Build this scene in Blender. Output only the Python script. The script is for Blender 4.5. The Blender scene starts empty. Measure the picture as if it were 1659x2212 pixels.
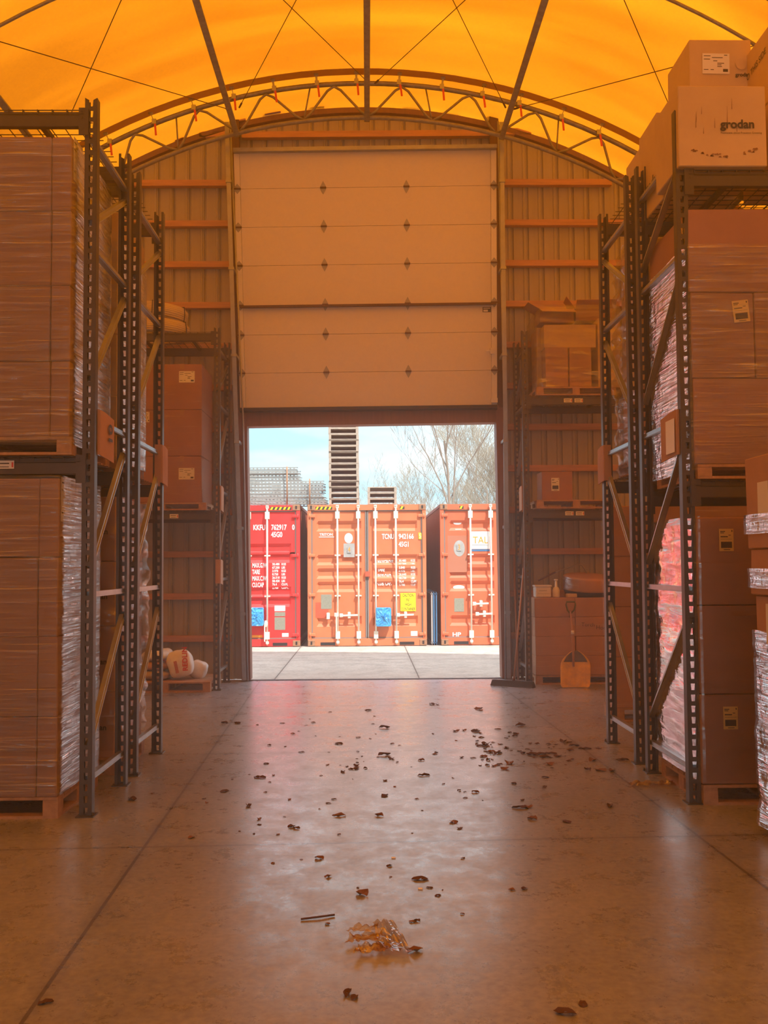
import bpy, bmesh, math, random
from mathutils import Vector, Matrix, Euler, noise
random.seed(7)
R = math.radians
S = bpy.context.scene
COL = S.collection

# ------------------------------------------------------------------ camera
FPX, CX, CY = 2200.0, 829.5, 1106.0
CAM = Vector((0, 0, 1.66))
CROT = Matrix.Rotation(-R(0.95), 3, 'Z') @ Matrix.Rotation(R(90 + 2.94), 3, 'X') @ Matrix.Rotation(-R(0.38), 3, 'Z')
cd = bpy.data.cameras.new('camera'); cam = bpy.data.objects.new('camera', cd); COL.objects.link(cam)
cd.sensor_fit = 'VERTICAL'; cd.sensor_height = 36.0; cd.lens = FPX / 2212 * 36.0
cd.clip_start = .05; cd.clip_end = 400
cam.matrix_world = Matrix.Translation(CAM) @ CROT.to_4x4()
S.camera = cam
def ray(px, py): return CROT @ Vector(((px - CX) / FPX, -(py - CY) / FPX, -1))
def at(px, py, Y):
    d = ray(px, py); return CAM + d * (Y / d.y)
def gp(px, py):
    d = ray(px, py); return CAM + d * (-CAM.z / d.z)
def ax(px, Y, py=1219): return at(px, py, Y).x
def az(py, Y, px=793): return at(px, py, Y).z

# ------------------------------------------------------------------ colour management
S.view_settings.view_transform = 'Standard'; S.view_settings.look = 'None'
S.view_settings.exposure = 0.95; S.view_settings.gamma = 1.0; S.view_settings.use_curve_mapping = False
S.cycles.use_denoising = True
S.cycles.max_bounces = 7; S.cycles.diffuse_bounces = 4; S.cycles.glossy_bounces = 3
S.cycles.transmission_bounces = 4; S.cycles.transparent_max_bounces = 10
S.cycles.sample_clamp_indirect = 6.0
S.cycles.caustics_reflective = False; S.cycles.caustics_refractive = False

# ------------------------------------------------------------------ sky and sun
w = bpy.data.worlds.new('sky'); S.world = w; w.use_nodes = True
nt = w.node_tree; nt.nodes.clear()
def N(t, typ, **kw):
    n = t.nodes.new(typ)
    for k, v in kw.items(): setattr(n, k, v)
    return n
tc = N(nt, 'ShaderNodeTexCoord'); mp = N(nt, 'ShaderNodeMapping'); mp.inputs['Scale'].default_value = (1.2, 1.2, 5)
nz = N(nt, 'ShaderNodeTexNoise'); nz.inputs['Scale'].default_value = 4.0; nz.inputs['Detail'].default_value = 6
cr = N(nt, 'ShaderNodeValToRGB'); cr.color_ramp.elements[0].position = .42; cr.color_ramp.elements[1].position = .68
cr.color_ramp.elements[0].color = (.42, .77, .95, 1); cr.color_ramp.elements[1].color = (.80, .94, 1, 1)
bg = N(nt, 'ShaderNodeBackground'); bg.inputs['Strength'].default_value = 1.0
wo = N(nt, 'ShaderNodeOutputWorld')
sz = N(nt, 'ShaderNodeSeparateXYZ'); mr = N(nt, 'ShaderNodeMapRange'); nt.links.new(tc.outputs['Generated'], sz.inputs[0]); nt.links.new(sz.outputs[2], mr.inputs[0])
mr.inputs[1].default_value = .16; mr.inputs[2].default_value = .5; mr.inputs[3].default_value = .88; mr.inputs[4].default_value = 1.6   # unseen upper sky made brighter, added skylight for the door opening
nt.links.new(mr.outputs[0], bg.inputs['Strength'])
nt.links.new(tc.outputs['Generated'], mp.inputs[0]); nt.links.new(mp.outputs[0], nz.inputs['Vector'])
nt.links.new(nz.outputs[0], cr.inputs[0]); m2 = N(nt, 'ShaderNodeMapRange'); m2.inputs[1].default_value = .16; m2.inputs[2].default_value = .45; nt.links.new(sz.outputs[2], m2.inputs[0])
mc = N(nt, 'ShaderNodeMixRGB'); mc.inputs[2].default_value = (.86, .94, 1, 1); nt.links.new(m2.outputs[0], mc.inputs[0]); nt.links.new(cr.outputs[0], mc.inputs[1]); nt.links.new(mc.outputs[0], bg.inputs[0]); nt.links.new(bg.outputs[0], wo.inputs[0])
sl = bpy.data.lights.new('sun', 'SUN'); sl.energy = 3.7; sl.angle = R(.6); sl.color = (1, .95, .88)
so = bpy.data.objects.new('sun', sl); COL.objects.link(so)
so.rotation_euler = Vector((-.80, 1.0, -1.82)).to_track_quat('-Z', 'Y').to_euler(); so.location = (3, -5, 20)

# ------------------------------------------------------------------ materials
def mat(name, col, rough=.6, metal=0, spec=.5, vary=.0, vscale=4, vstretch=(1, 1, 1), bump=0, bscale=40, coat=0, col2=None, rvary=0):
    m = bpy.data.materials.new(name); m.use_nodes = True
    t = m.node_tree; b = t.nodes['Principled BSDF']
    b.inputs['Base Color'].default_value = (*col, 1); b.inputs['Roughness'].default_value = rough
    b.inputs['Metallic'].default_value = metal; b.inputs['Specular IOR Level'].default_value = spec
    if coat: b.inputs['Coat Weight'].default_value = coat; b.inputs['Coat Roughness'].default_value = .15
    if vary or bump or rvary:
        tc = N(t, 'ShaderNodeTexCoord'); mp = N(t, 'ShaderNodeMapping'); mp.inputs['Scale'].default_value = vstretch
        t.links.new(tc.outputs['Object'], mp.inputs[0])
        nz = N(t, 'ShaderNodeTexNoise'); nz.inputs['Scale'].default_value = vscale; nz.inputs['Detail'].default_value = 8
        nz.inputs['Roughness'].default_value = .6
        t.links.new(mp.outputs[0], nz.inputs['Vector'])
        if vary:
            cr = N(t, 'ShaderNodeValToRGB'); e = cr.color_ramp.elements
            e[0].position = .3; e[1].position = .72
            c2 = col2 or tuple(c * (1 - vary) for c in col)
            e[0].color = (*c2, 1); e[1].color = (*[min(1, c * (1 + vary * .5)) for c in col], 1)
            t.links.new(nz.outputs[0], cr.inputs[0]); t.links.new(cr.outputs[0], b.inputs['Base Color'])
        if rvary:
            mr = N(t, 'ShaderNodeMapRange'); mr.inputs[1].default_value = .3; mr.inputs[2].default_value = .7
            mr.inputs[3].default_value = rough - rvary; mr.inputs[4].default_value = rough + rvary
            t.links.new(nz.outputs[0], mr.inputs[0]); t.links.new(mr.outputs[0], b.inputs['Roughness'])
        if bump:
            n2 = N(t, 'ShaderNodeTexNoise'); n2.inputs['Scale'].default_value = bscale; n2.inputs['Detail'].default_value = 4
            t.links.new(mp.outputs[0], n2.inputs['Vector'])
            bp = N(t, 'ShaderNodeBump'); bp.inputs['Strength'].default_value = bump; bp.inputs['Distance'].default_value = .02
            t.links.new(n2.outputs[0], bp.inputs['Height']); t.links.new(bp.outputs[0], b.inputs['Normal'])
    return m
M = {}
M['card'] = mat('brown_cardboard', (.34, .19, .135), .72, spec=.25, vary=.12, vscale=3)
M['card2'] = mat('brown_cardboard_light', (.50, .29, .18), .72, spec=.25, vary=.12, vscale=3)
M['card_red'] = mat('brown_cardboard_red', (.37, .195, .14), .7, spec=.25, vary=.12, vscale=3)
M['cardw'] = mat('white_cardboard', (.66, .49, .27), .65, spec=.3, vary=.10, vscale=2, col2=(.56, .40, .22))
M['tape'] = mat('packing_tape', (.42, .25, .14), .25, spec=.6)
M['paper'] = mat('white_paper', (.78, .76, .72), .6)
M['ypaper'] = mat('yellow_paper', (.72, .52, .16), .6)
M['ink'] = mat('black_ink', (.03, .03, .03), .6)
M['redink'] = mat('red_ink', (.62, .05, .03), .6)
M['rack'] = mat('grey_rack_steel', (.082, .074, .063), .42, metal=.35, vary=.15, vscale=6)
M['brace'] = mat('galvanised_steel', (.40, .41, .42), .34, metal=.8, vary=.15, vscale=9)
M['pipe'] = mat('galvanised_pipe', (.30, .27, .20), .5, metal=.45, vary=.3, vscale=14)
M['cable'] = mat('steel_cable', (.10, .05, .03), .5, metal=.5)
M['red'] = mat('red_strap', (.75, .06, .02), .5)
M['pine'] = mat('pine_lumber', (.62, .33, .18), .65, vary=.25, vscale=3, vstretch=(.6, 8, 8))
M['jamb'] = mat('brown_jamb_lumber', (.22, .105, .07), .6, vary=.2, vscale=3, vstretch=(8, 8, .6))
M['post'] = mat('dark_brown_post', (.12, .055, .028), .6, vary=.3, vscale=3, vstretch=(8, 8, .6))
M['pallet'] = mat('pallet_wood', (.46, .27, .15), .75, vary=.3, vscale=5, vstretch=(3, 3, 3))
M['palletgrey'] = mat('weathered_pallet_wood', (.46, .38, .31), .85, vary=.3, vscale=7)
M['black'] = mat('black_rubber', (.02, .02, .022), .6)
M['door'] = mat('white_door_panel', (.76, .70, .66), .5, vary=.03, vscale=30, bump=.12, bscale=160)
M['wall'] = mat('wall_steel_sheet', (.45, .41, .34), .5, vary=.10, vscale=2, vstretch=(6, 1, .6))
M['plasticw'] = mat('white_plastic', (.84, .80, .76), .35)
M['hose'] = mat('cream_tubing', (.70, .58, .40), .4, vary=.12, vscale=3)
M['yellow'] = mat('worn_yellow_plastic', (.88, .50, .05), .5, vary=.3, vscale=9, col2=(.60, .36, .08))
M['shovelgrey'] = mat('worn_grey_plastic', (.16, .14, .12), .6)
M['green'] = mat('olive_green_plastic', (.10, .13, .03), .45)
M['stick'] = mat('wood_handle', (.42, .23, .14), .5)
M['leaf'] = mat('dry_leaf', (.10, .042, .026), .85, vary=.5, vscale=30)
M['leaf2'] = mat('dry_leaf_tan', (.22, .10, .05), .85, vary=.5, vscale=30)
M['bark'] = mat('pale_bark', (.25, .20, .16), .9)
M['twig'] = mat('pale_twig', (.31, .265, .20), .9)
M['c_red'] = mat('red_container_paint', (.80, .035, .035), .55, vary=.10, vscale=2)
M['c_org'] = mat('orange_container_paint', (.74, .20, .085), .55, vary=.14, vscale=2)
M['c_org2'] = mat('red_orange_container_paint', (.72, .155, .07), .55, vary=.14, vscale=2)
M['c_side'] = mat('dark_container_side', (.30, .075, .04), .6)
M['rust'] = mat('rusty_steel', (.40, .20, .11), .8, vary=.4, vscale=16)
M['gasket'] = mat('grey_gasket', (.22, .20, .19), .7)
M['bar'] = mat('white_lock_bar', (.80, .74, .62), .5)
M['plate'] = mat('dull_data_plate', (.30, .30, .24), .5, vary=.2, vscale=30)
M['white'] = mat('white_paint', (.88, .86, .84), .5)
M['greyp'] = mat('grey_spray_paint', (.42, .42, .41), .7, vary=.2, vscale=12)
M['patchr'] = mat('red_primer_patch', (.60, .10, .05), .6)
M['patchd'] = mat('dull_brown_patch', (.48, .17, .10), .7)
M['yel'] = mat('yellow_decal', (.95, .78, .02), .5)
M['orange'] = mat('orange_decal', (.95, .35, .02), .5)
M['bluep'] = mat('blue_plastic_cover', (.05, .38, .78), .3, vary=.2, vscale=8)
M['blues'] = mat('blue_steel', (.05, .18, .36), .5)
M['greys'] = mat('pale_grey_steel', (.38, .38, .38), .5)
M['steelout'] = mat('weathered_galvanised', (.36, .38, .37), .5, metal=.2, vary=.25, vscale=12)
M['redwrap'] = mat('bag_white', (.88, .86, .84), .45, vary=.15, vscale=9)

def concrete(name, col, dark, inside):
    m = bpy.data.materials.new(name); m.use_nodes = True; t = m.node_tree; L = t.links.new
    b = t.nodes['Principled BSDF']; tc = N(t, 'ShaderNodeTexCoord')
    def noise_(scale, detail=8, st=(1, 1, 1), rough=.6):
        mp = N(t, 'ShaderNodeMapping'); mp.inputs['Scale'].default_value = st; L(tc.outputs['Object'], mp.inputs[0])
        n = N(t, 'ShaderNodeTexNoise'); n.inputs['Scale'].default_value = scale; n.inputs['Detail'].default_value = detail
        n.inputs['Roughness'].default_value = rough; L(mp.outputs[0], n.inputs['Vector']); return n.outputs[0]
    def ramp(src, p0, p1, c0, c1):
        r = N(t, 'ShaderNodeValToRGB'); e = r.color_ramp.elements; e[0].position = p0; e[1].position = p1
        e[0].color = (*c0, 1); e[1].color = (*c1, 1); L(src, r.inputs[0]); return r.outputs[0]
    def mix(a, bb, f, typ='MIX'):
        x = N(t, 'ShaderNodeMixRGB', blend_type=typ)
        for i, v in ((0, f), (1, a), (2, bb)):
            if isinstance(v, (int, float)): x.inputs[i].default_value = v
            elif isinstance(v, tuple): x.inputs[i].default_value = (*v, 1)
            else: L(v, x.inputs[i])
        return x.outputs[0]
    big = noise_(.55, 6); mid = noise_(3.0, 10, rough=.7, st=(1, .9, 1)); fine = noise_(26, 6)
    c = mix(dark, col, ramp(big, .35, .62, (0, 0, 0), (1, 1, 1)))
    c = mix(c, tuple(x * .66 for x in col), ramp(mid, .44, .64, (0, 0, 0), (1, 1, 1)))
    c = mix(c, (1, 1, 1), ramp(fine, .35, .75, (0, 0, 0), (.20, .20, .20)))
    # joints in object coordinates
    sx = N(t, 'ShaderNodeSeparateXYZ'); L(tc.outputs['Object'], sx.inputs[0])
    def mth(op, a, b_=None):
        n = N(t, 'ShaderNodeMath', operation=op)
        for i, v in enumerate((a, b_)):
            if v is None: continue
            if isinstance(v, (int, float)): n.inputs[i].default_value = v
            else: L(v, n.inputs[i])
        return n.outputs[0]
    k = .026 if inside else 0
    u = mth('ADD', sx.outputs[0], mth('MULTIPLY', sx.outputs[1], k)); v = mth('SUBTRACT', sx.outputs[1], mth('MULTIPLY', sx.outputs[0], .033 if inside else 0))
    lines = ([(u, -1.17), (u, 2.16), (v, 6.18), (v, 9.15), (v, 12.1), (v, 3.2)] if inside else [(u, -1.37), (u, .75), (v, 18.0), (v, 24.0)])
    tot = None; halo = None
    for s, p in lines:
        d = mth('ABSOLUTE', mth('SUBTRACT', s, p))
        l = mth('LESS_THAN', d, .009); tot = l if tot is None else mth('MAXIMUM', tot, l)
        h = mth('MAXIMUM', mth('SUBTRACT', 1, mth('DIVIDE', d, .06)), 0); halo = h if halo is None else mth('MAXIMUM', halo, h)
    hn = mth('MULTIPLY', halo, noise_(2.3, 3))
    c = mix(c, tuple(x * .35 for x in col), mth('MULTIPLY', hn, .55))
    c = mix(c, (.05, .04, .035), mth('MULTIPLY', tot, .75))
    L(c, b.inputs['Base Color'])
    b.inputs['Specular IOR Level'].default_value = 1.0 if inside else .3
    if inside:
        b.inputs['Coat Weight'].default_value = .55; b.inputs['Coat Roughness'].default_value = .27
        rr = N(t, 'ShaderNodeMapRange'); rr.inputs[1].default_value = .38; rr.inputs[2].default_value = .62
        rr.inputs[3].default_value = .20; rr.inputs[4].default_value = .48; L(noise_(4.5, 12, (1, .8, 1), .8), rr.inputs[0])
        L(rr.outputs[0], b.inputs['Roughness'])
        bp = N(t, 'ShaderNodeBump'); bp.inputs['Strength'].default_value = .10; bp.inputs['Distance'].default_value = .01
        L(mid, bp.inputs['Height']); L(bp.outputs[0], b.inputs['Normal'])
    else: b.inputs['Roughness'].default_value = .85
    return m
M['floor'] = concrete('polished_concrete', (.26, .265, .33), (.165, .165, .20), True)
M['yard'] = concrete('yard_concrete', (.42, .37, .32), (.38, .335, .29), False)

def membrane():
    m = bpy.data.materials.new('roof_fabric'); m.use_nodes = True; t = m.node_tree; t.nodes.clear(); L = t.links.new
    o = N(t, 'ShaderNodeOutputMaterial'); mx = N(t, 'ShaderNodeMixShader'); mx.inputs[0].default_value = .72
    d = N(t, 'ShaderNodeBsdfDiffuse'); tr = N(t, 'ShaderNodeBsdfTranslucent')
    tc = N(t, 'ShaderNodeTexCoord'); nz = N(t, 'ShaderNodeTexNoise'); nz.inputs['Scale'].default_value = 30; nz.inputs['Detail'].default_value = 6
    cr = N(t, 'ShaderNodeValToRGB'); cr.color_ramp.elements[0].color = (.44, .118, .003, 1); cr.color_ramp.elements[1].color = (.58, .17, .004, 1)
    d.inputs[0].default_value = (.50, .31, .12, 1)
    mp = N(t, 'ShaderNodeMapping'); mp.inputs['Scale'].default_value = (.16, .8, .16); mp.inputs['Rotation'].default_value = (0, 0, R(6))
    n2 = N(t, 'ShaderNodeTexNoise'); n2.inputs['Scale'].default_value = 1.3; n2.inputs['Detail'].default_value = 4; n2.inputs['Distortion'].default_value = .3
    L(tc.outputs['Object'], mp.inputs[0]); L(mp.outputs[0], n2.inputs['Vector'])
    r2 = N(t, 'ShaderNodeValToRGB'); e2 = r2.color_ramp.elements; e2[0].position = .34; e2[1].position = .68; e2[0].color = (.66, .60, .5, 1); e2[1].color = (1, 1, 1, 1)  # broad streaks: fabric thickness and dirt, plus light bands put into the colour
    mm = N(t, 'ShaderNodeMixRGB', blend_type='MULTIPLY'); mm.inputs[0].default_value = 1
    L(tc.outputs['Object'], nz.inputs['Vector']); L(nz.outputs[0], cr.inputs[0]); L(cr.outputs[0], mm.inputs[1]); L(n2.outputs[0], r2.inputs[0]); L(r2.outputs[0], mm.inputs[2]); L(mm.outputs[0], tr.inputs[0])
    L(d.outputs[0], mx.inputs[1]); L(tr.outputs[0], mx.inputs[2]); L(mx.outputs[0], o.inputs[0])
    return m
M['fabric'] = membrane()
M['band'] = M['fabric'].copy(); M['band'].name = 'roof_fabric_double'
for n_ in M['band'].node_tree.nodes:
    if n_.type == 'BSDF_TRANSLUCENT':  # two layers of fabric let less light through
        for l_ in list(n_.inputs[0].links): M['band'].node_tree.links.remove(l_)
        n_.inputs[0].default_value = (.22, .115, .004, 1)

def film(name, gl=.30, tilt=14, rough=.10, tint=(.96, .95, .94), bstr=.55, zs=34, fpow=1.6, lo=.3, streak=.2):
    m = bpy.data.materials.new(name); m.use_nodes = True; t = m.node_tree; t.nodes.clear(); L = t.links.new
    o = N(t, 'ShaderNodeOutputMaterial'); mx = N(t, 'ShaderNodeMixShader')
    tr = N(t, 'ShaderNodeBsdfTransparent'); tr.inputs[0].default_value = (*tint, 1)
    g = N(t, 'ShaderNodeBsdfGlossy'); g.inputs['Roughness'].default_value = rough; g.inputs[0].default_value = (1, 1, 1, 1)
    tc = N(t, 'ShaderNodeTexCoord'); mp = N(t, 'ShaderNodeMapping'); mp.inputs['Rotation'].default_value = (R(tilt), R(-tilt * .3), 0)
    mp.inputs['Scale'].default_value = (1.3, 1.6, zs)
    L(tc.outputs['Object'], mp.inputs[0])
    nz = N(t, 'ShaderNodeTexNoise'); nz.inputs['Scale'].default_value = 1.6; nz.inputs['Detail'].default_value = 5; nz.inputs['Distortion'].default_value = .8
    L(mp.outputs[0], nz.inputs['Vector'])
    n2 = N(t, 'ShaderNodeTexNoise'); n2.inputs['Scale'].default_value = 9; n2.inputs['Detail'].default_value = 3; L(tc.outputs['Object'], n2.inputs['Vector'])
    ad = N(t, 'ShaderNodeMath', operation='MULTIPLY_ADD'); L(n2.outputs[0], ad.inputs[0]); ad.inputs[1].default_value = .6; L(nz.outputs[0], ad.inputs[2])
    bp = N(t, 'ShaderNodeBump'); bp.inputs['Strength'].default_value = bstr; bp.inputs['Distance'].default_value = .05
    L(ad.outputs[0], bp.inputs['Height']); L(bp.outputs[0], g.inputs['Normal'])
    mr = N(t, 'ShaderNodeMapRange'); mr.inputs[1].default_value = .40; mr.inputs[2].default_value = .62
    mr.inputs[3].default_value = gl * lo; mr.inputs[4].default_value = gl
    L(nz.outputs[0], mr.inputs[0])
    lw = N(t, 'ShaderNodeLayerWeight'); lw.inputs[0].default_value = .5
    pw = N(t, 'ShaderNodeMath', operation='POWER'); L(lw.outputs['Facing'], pw.inputs[0]); pw.inputs[1].default_value = fpow
    ml = N(t, 'ShaderNodeMath', operation='MULTIPLY'); L(mr.outputs[0], ml.inputs[0]); L(pw.outputs[0], ml.inputs[1])
    a2 = N(t, 'ShaderNodeMath', operation='MULTIPLY_ADD'); L(mr.outputs[0], a2.inputs[0]); a2.inputs[1].default_value = .05; L(ml.outputs[0], a2.inputs[2])
    st = N(t, 'ShaderNodeMapRange'); st.inputs[1].default_value = .60; st.inputs[2].default_value = .70; st.inputs[3].default_value = 0; st.inputs[4].default_value = streak
    L(nz.outputs[0], st.inputs[0]); a3 = N(t, 'ShaderNodeMath', operation='ADD'); L(a2.outputs[0], a3.inputs[0]); L(st.outputs[0], a3.inputs[1])
    L(a3.outputs[0], mx.inputs[0]); L(tr.outputs[0], mx.inputs[1]); L(g.outputs[0], mx.inputs[2]); L(mx.outputs[0], o.inputs[0])
    return m
M['film'] = film('stretch_film', 2.4, 25, .07, bstr=.5, fpow=2.0, lo=.35)
M['filmfront'] = film('stretch_film_soft', .10, 2, .25, bstr=.35, zs=40)
M['shroud'] = film('loose_shroud_film', .38, 60, .25, (.88, .86, .83), .8, 8, fpow=.45)
M['scrapfilm'] = film('amber_scrap_film', .9, 40, .12, (.74, .50, .30), .9, 6, fpow=.8)

# ------------------------------------------------------------------ mesh helpers
class MB:
    def __init__(s): s.bm = bmesh.new()
    def box(s, x0, x1, y0, y1, z0, z1, mi=0, rot=None, piv=None, bev=0, jit=0):
        v = [s.bm.verts.new((x, y, z)) for x in (x0, x1) for y in (y0, y1) for z in (z0, z1)]
        if jit:
            for q in v: q.co += Vector((random.uniform(-jit, jit), random.uniform(-jit, jit), random.uniform(-jit, jit) * .5))
        f = [s.bm.faces.new([v[i] for i in q]) for q in ((0, 1, 3, 2), (4, 6, 7, 5), (0, 4, 5, 1), (2, 3, 7, 6), (0, 2, 6, 4), (1, 5, 7, 3))]
        for q in f: q.material_index = mi
        if rot is not None:
            p = Vector(piv) if piv else Vector(((x0 + x1) / 2, (y0 + y1) / 2, (z0 + z1) / 2))
            for q in v: q.co = rot @ (q.co - p) + p
        if bev:
            ed = list({e for q in f for e in q.edges})
            r = bmesh.ops.bevel(s.bm, geom=ed, offset=bev, segments=1, affect='EDGES', profile=.5)
            for q in r['faces']: q.material_index = mi
        return s
    def hexa(s, pts, mi=0):
        v = [s.bm.verts.new(p) for p in pts]
        for q in ((0, 1, 2, 3), (7, 6, 5, 4), (0, 4, 5, 1), (1, 5, 6, 2), (2, 6, 7, 3), (3, 7, 4, 0)):
            s.bm.faces.new([v[i] for i in q]).material_index = mi
        return s
    def poly(s, pts, thick, mi=0):
        thick = Vector(thick)
        a = [s.bm.verts.new(Vector(p)) for p in pts]; b = [s.bm.verts.new(Vector(p) + thick) for p in pts]
        s.bm.faces.new(a).material_index = mi; s.bm.faces.new(b[::-1]).material_index = mi
        n = len(pts)
        for i in range(n): s.bm.faces.new((a[i], b[i], b[(i + 1) % n], a[(i + 1) % n])).material_index = mi
        return s
    def bar(s, p, q, wd, ht, mi=0, up=(0, 0, 1)):
        p, q = Vector(p), Vector(q); d = (q - p).normalized(); up = Vector(up)
        if abs(d.dot(up)) > .98: up = Vector((0, 1, 0))
        a = d.cross(up).normalized(); b = a.cross(d).normalized()
        o = [p + a * i * wd / 2 + b * j * ht / 2 for i, j in ((-1, -1), (1, -1), (1, 1), (-1, 1))]
        return s.hexa(o + [x + (q - p) for x in o], mi)
    def tube(s, pts, r, n=8, mi=0, closed=False, cap=True):
        pts = [Vector(p) for p in pts]; rings = []; m = len(pts); prev = None
        for i, p in enumerate(pts):
            if closed: d = (pts[(i + 1) % m] - pts[i - 1]).normalized()
            else: d = (pts[min(i + 1, m - 1)] - pts[max(i - 1, 0)]).normalized()
            if prev is None:
                u = Vector((0, 0, 1)) if abs(d.z) < .9 else Vector((1, 0, 0)); a = d.cross(u).normalized()
            else: a = (prev - d * prev.dot(d)).normalized()
            prev = a; b = d.cross(a); rr = r[i] if isinstance(r, (list, tuple)) else r
            rings.append([s.bm.verts.new(p + (a * math.cos(t) + b * math.sin(t)) * rr) for t in [2 * math.pi * k / n for k in range(n)]])
        for i in range(m if closed else m - 1):
            A, B = rings[i], rings[(i + 1) % m]
            for k in range(n):
                f = s.bm.faces.new((A[k], A[(k + 1) % n], B[(k + 1) % n], B[k])); f.material_index = mi; f.smooth = n > 5
        if cap and not closed and n > 2:
            s.bm.faces.new(rings[0][::-1]).material_index = mi; s.bm.faces.new(rings[-1]).material_index = mi
        return s
    def lathe(s, prof, c, n=24, mi=0):
        c = Vector(c); rings = []
        for r, z in prof: rings.append([s.bm.verts.new(c + Vector((r * math.cos(2 * math.pi * k / n), r * math.sin(2 * math.pi * k / n), z))) for k in range(n)])
        for A, B in zip(rings, rings[1:]):
            for k in range(n):
                f = s.bm.faces.new((A[k], A[(k + 1) % n], B[(k + 1) % n], B[k])); f.material_index = mi; f.smooth = True
        s.bm.faces.new(rings[0][::-1]).material_index = mi; s.bm.faces.new(rings[-1]).material_index = mi
        return s
    def grid(s, fn, nu, nv, mi=0, smooth=True, wrap=False):
        g = [[s.bm.verts.new(fn(i / (nu if wrap else nu - 1), j / (nv - 1))) for j in range(nv)] for i in range(nu)]
        for i in range(nu if wrap else nu - 1):
            for j in range(nv - 1):
                f = s.bm.faces.new((g[i][j], g[(i + 1) % nu][j], g[(i + 1) % nu][j + 1], g[i][j + 1])); f.material_index = mi; f.smooth = smooth
        return s
    def mesh(s, name, mats):
        bmesh.ops.recalc_face_normals(s.bm, faces=s.bm.faces[:]) if len(s.bm.faces) < 60000 else None
        me = bpy.data.meshes.new(name); s.bm.to_mesh(me); s.bm.free()
        for m_ in (mats if isinstance(mats, (list, tuple)) else [mats]): me.materials.append(M[m_] if isinstance(m_, str) else m_)
        return me
    def build(s, name, mats, parent=None, loc=(0, 0, 0)):
        o = bpy.data.objects.new(name, s.mesh(name, mats)); COL.objects.link(o); o.location = loc
        if parent: o.parent = parent
        return o
def tag(o, label=None, cat=None, group=None, kind=None):
    if label: o['label'] = label
    if cat: o['category'] = cat
    if group: o['group'] = group
    if kind: o['kind'] = kind
    return o
def empty(name, loc=(0, 0, 0), rz=0):
    o = bpy.data.objects.new(name, None); COL.objects.link(o); o.location = loc; o.rotation_euler = (0, 0, rz)
    o.empty_display_size = .1; return o
def struct(o): o['kind'] = 'structure'; return o
KIDS = {}
def copy_tree(o, parent=None, label=None):
    c = o.copy(); COL.objects.link(c)
    if parent: c.parent = parent
    for ch in [x for x in bpy.data.objects if x.parent == o]: copy_tree(ch, c)
    if label: c['label'] = label
    return c
TXT = {}
def text_faces(bm, s, size, mtx, mi=0, bold=.012, align='LEFT', sx=1.0):
    cu = bpy.data.curves.new('t', 'FONT'); cu.body = s; cu.size = 1; cu.extrude = .004; cu.offset = bold; cu.align_x = align
    cu.resolution_u = 3
    ob = bpy.data.objects.new('t', cu); COL.objects.link(ob)
    dg = bpy.context.evaluated_depsgraph_get(); me = bpy.data.meshes.new_from_object(ob.evaluated_get(dg))
    bpy.data.objects.remove(ob); bpy.data.curves.remove(cu)
    k = len(bm.verts); me.transform(mtx @ Matrix.Diagonal((size * sx, size, size, 1)))
    nf = len(bm.faces); bm.from_mesh(me); bm.faces.ensure_lookup_table()
    for f in bm.faces[nf:]: f.material_index = mi
    bpy.data.meshes.remove(me)
FR = {'front': Matrix.Rotation(R(90), 4, 'X'), '+x': Matrix.Rotation(R(90), 4, 'Z') @ Matrix.Rotation(R(90), 4, 'X'),
      '-x': Matrix.Rotation(R(-90), 4, 'Z') @ Matrix.Rotation(R(90), 4, 'X')}
def text(mb, s, size, loc, face='front', mi=0, bold=.012, align='LEFT', roll=0, sx=1.0):
    text_faces(mb.bm, s, size, Matrix.Translation(Vector(loc)) @ FR[face] @ Matrix.Rotation(roll, 4, 'Z'), mi, bold, align, sx)

# ------------------------------------------------------------------ floor, yard
struct(MB().box(-7.7, 7.7, -6, 14.85, -.15, 0).build('floor', 'floor'))
struct(MB().box(-60, 60, 14.86, 90, -.3, -.012).box(-60, -7.8, -30, 14.86, -.3, -.012).box(7.8, 60, -30, 14.86, -.3, -.012).box(-7.8, 7.8, -40, -6.01, -.3, -.012).build('ground', 'yard'))
struct(MB().box(-1.72, 1.98, 14.78, 14.88, 0, .008).build('trim_1', 'black'))

# ------------------------------------------------------------------ arch roof
AZ, RO, RI, RM = .67, 7.70, 7.21, 7.86
TY = [13.9, 9.75, 5.6, 1.4, -2.8]
def arc(r, a, y): return Vector((r * math.sin(a), y, AZ + r * math.cos(a)))
def mem(u, v):
    y = -6 + v * 21.3; a = (u - .5) * 2 * R(78)
    k = min(abs(y - t) for t in TY); sag = .07 * min(1, (k / 2.05)) ** 1.5
    n = .09 * noise.noise(Vector((a * 1.2, (y + a * 2.0) * .8, 3))) * min(1, k / .5) + .02 * noise.noise(Vector((a * 3, (y + a * 3) * 2.2, 9)))* min(1, k / .5)
    return arc(RM - sag + n, a, y)
o = MB().grid(mem, 150, 230).build('ceiling', 'fabric'); struct(o)
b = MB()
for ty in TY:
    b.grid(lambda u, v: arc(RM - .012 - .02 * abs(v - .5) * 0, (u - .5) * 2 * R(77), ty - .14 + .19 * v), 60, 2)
o = b.build('trim_2', 'band'); struct(o)
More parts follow.
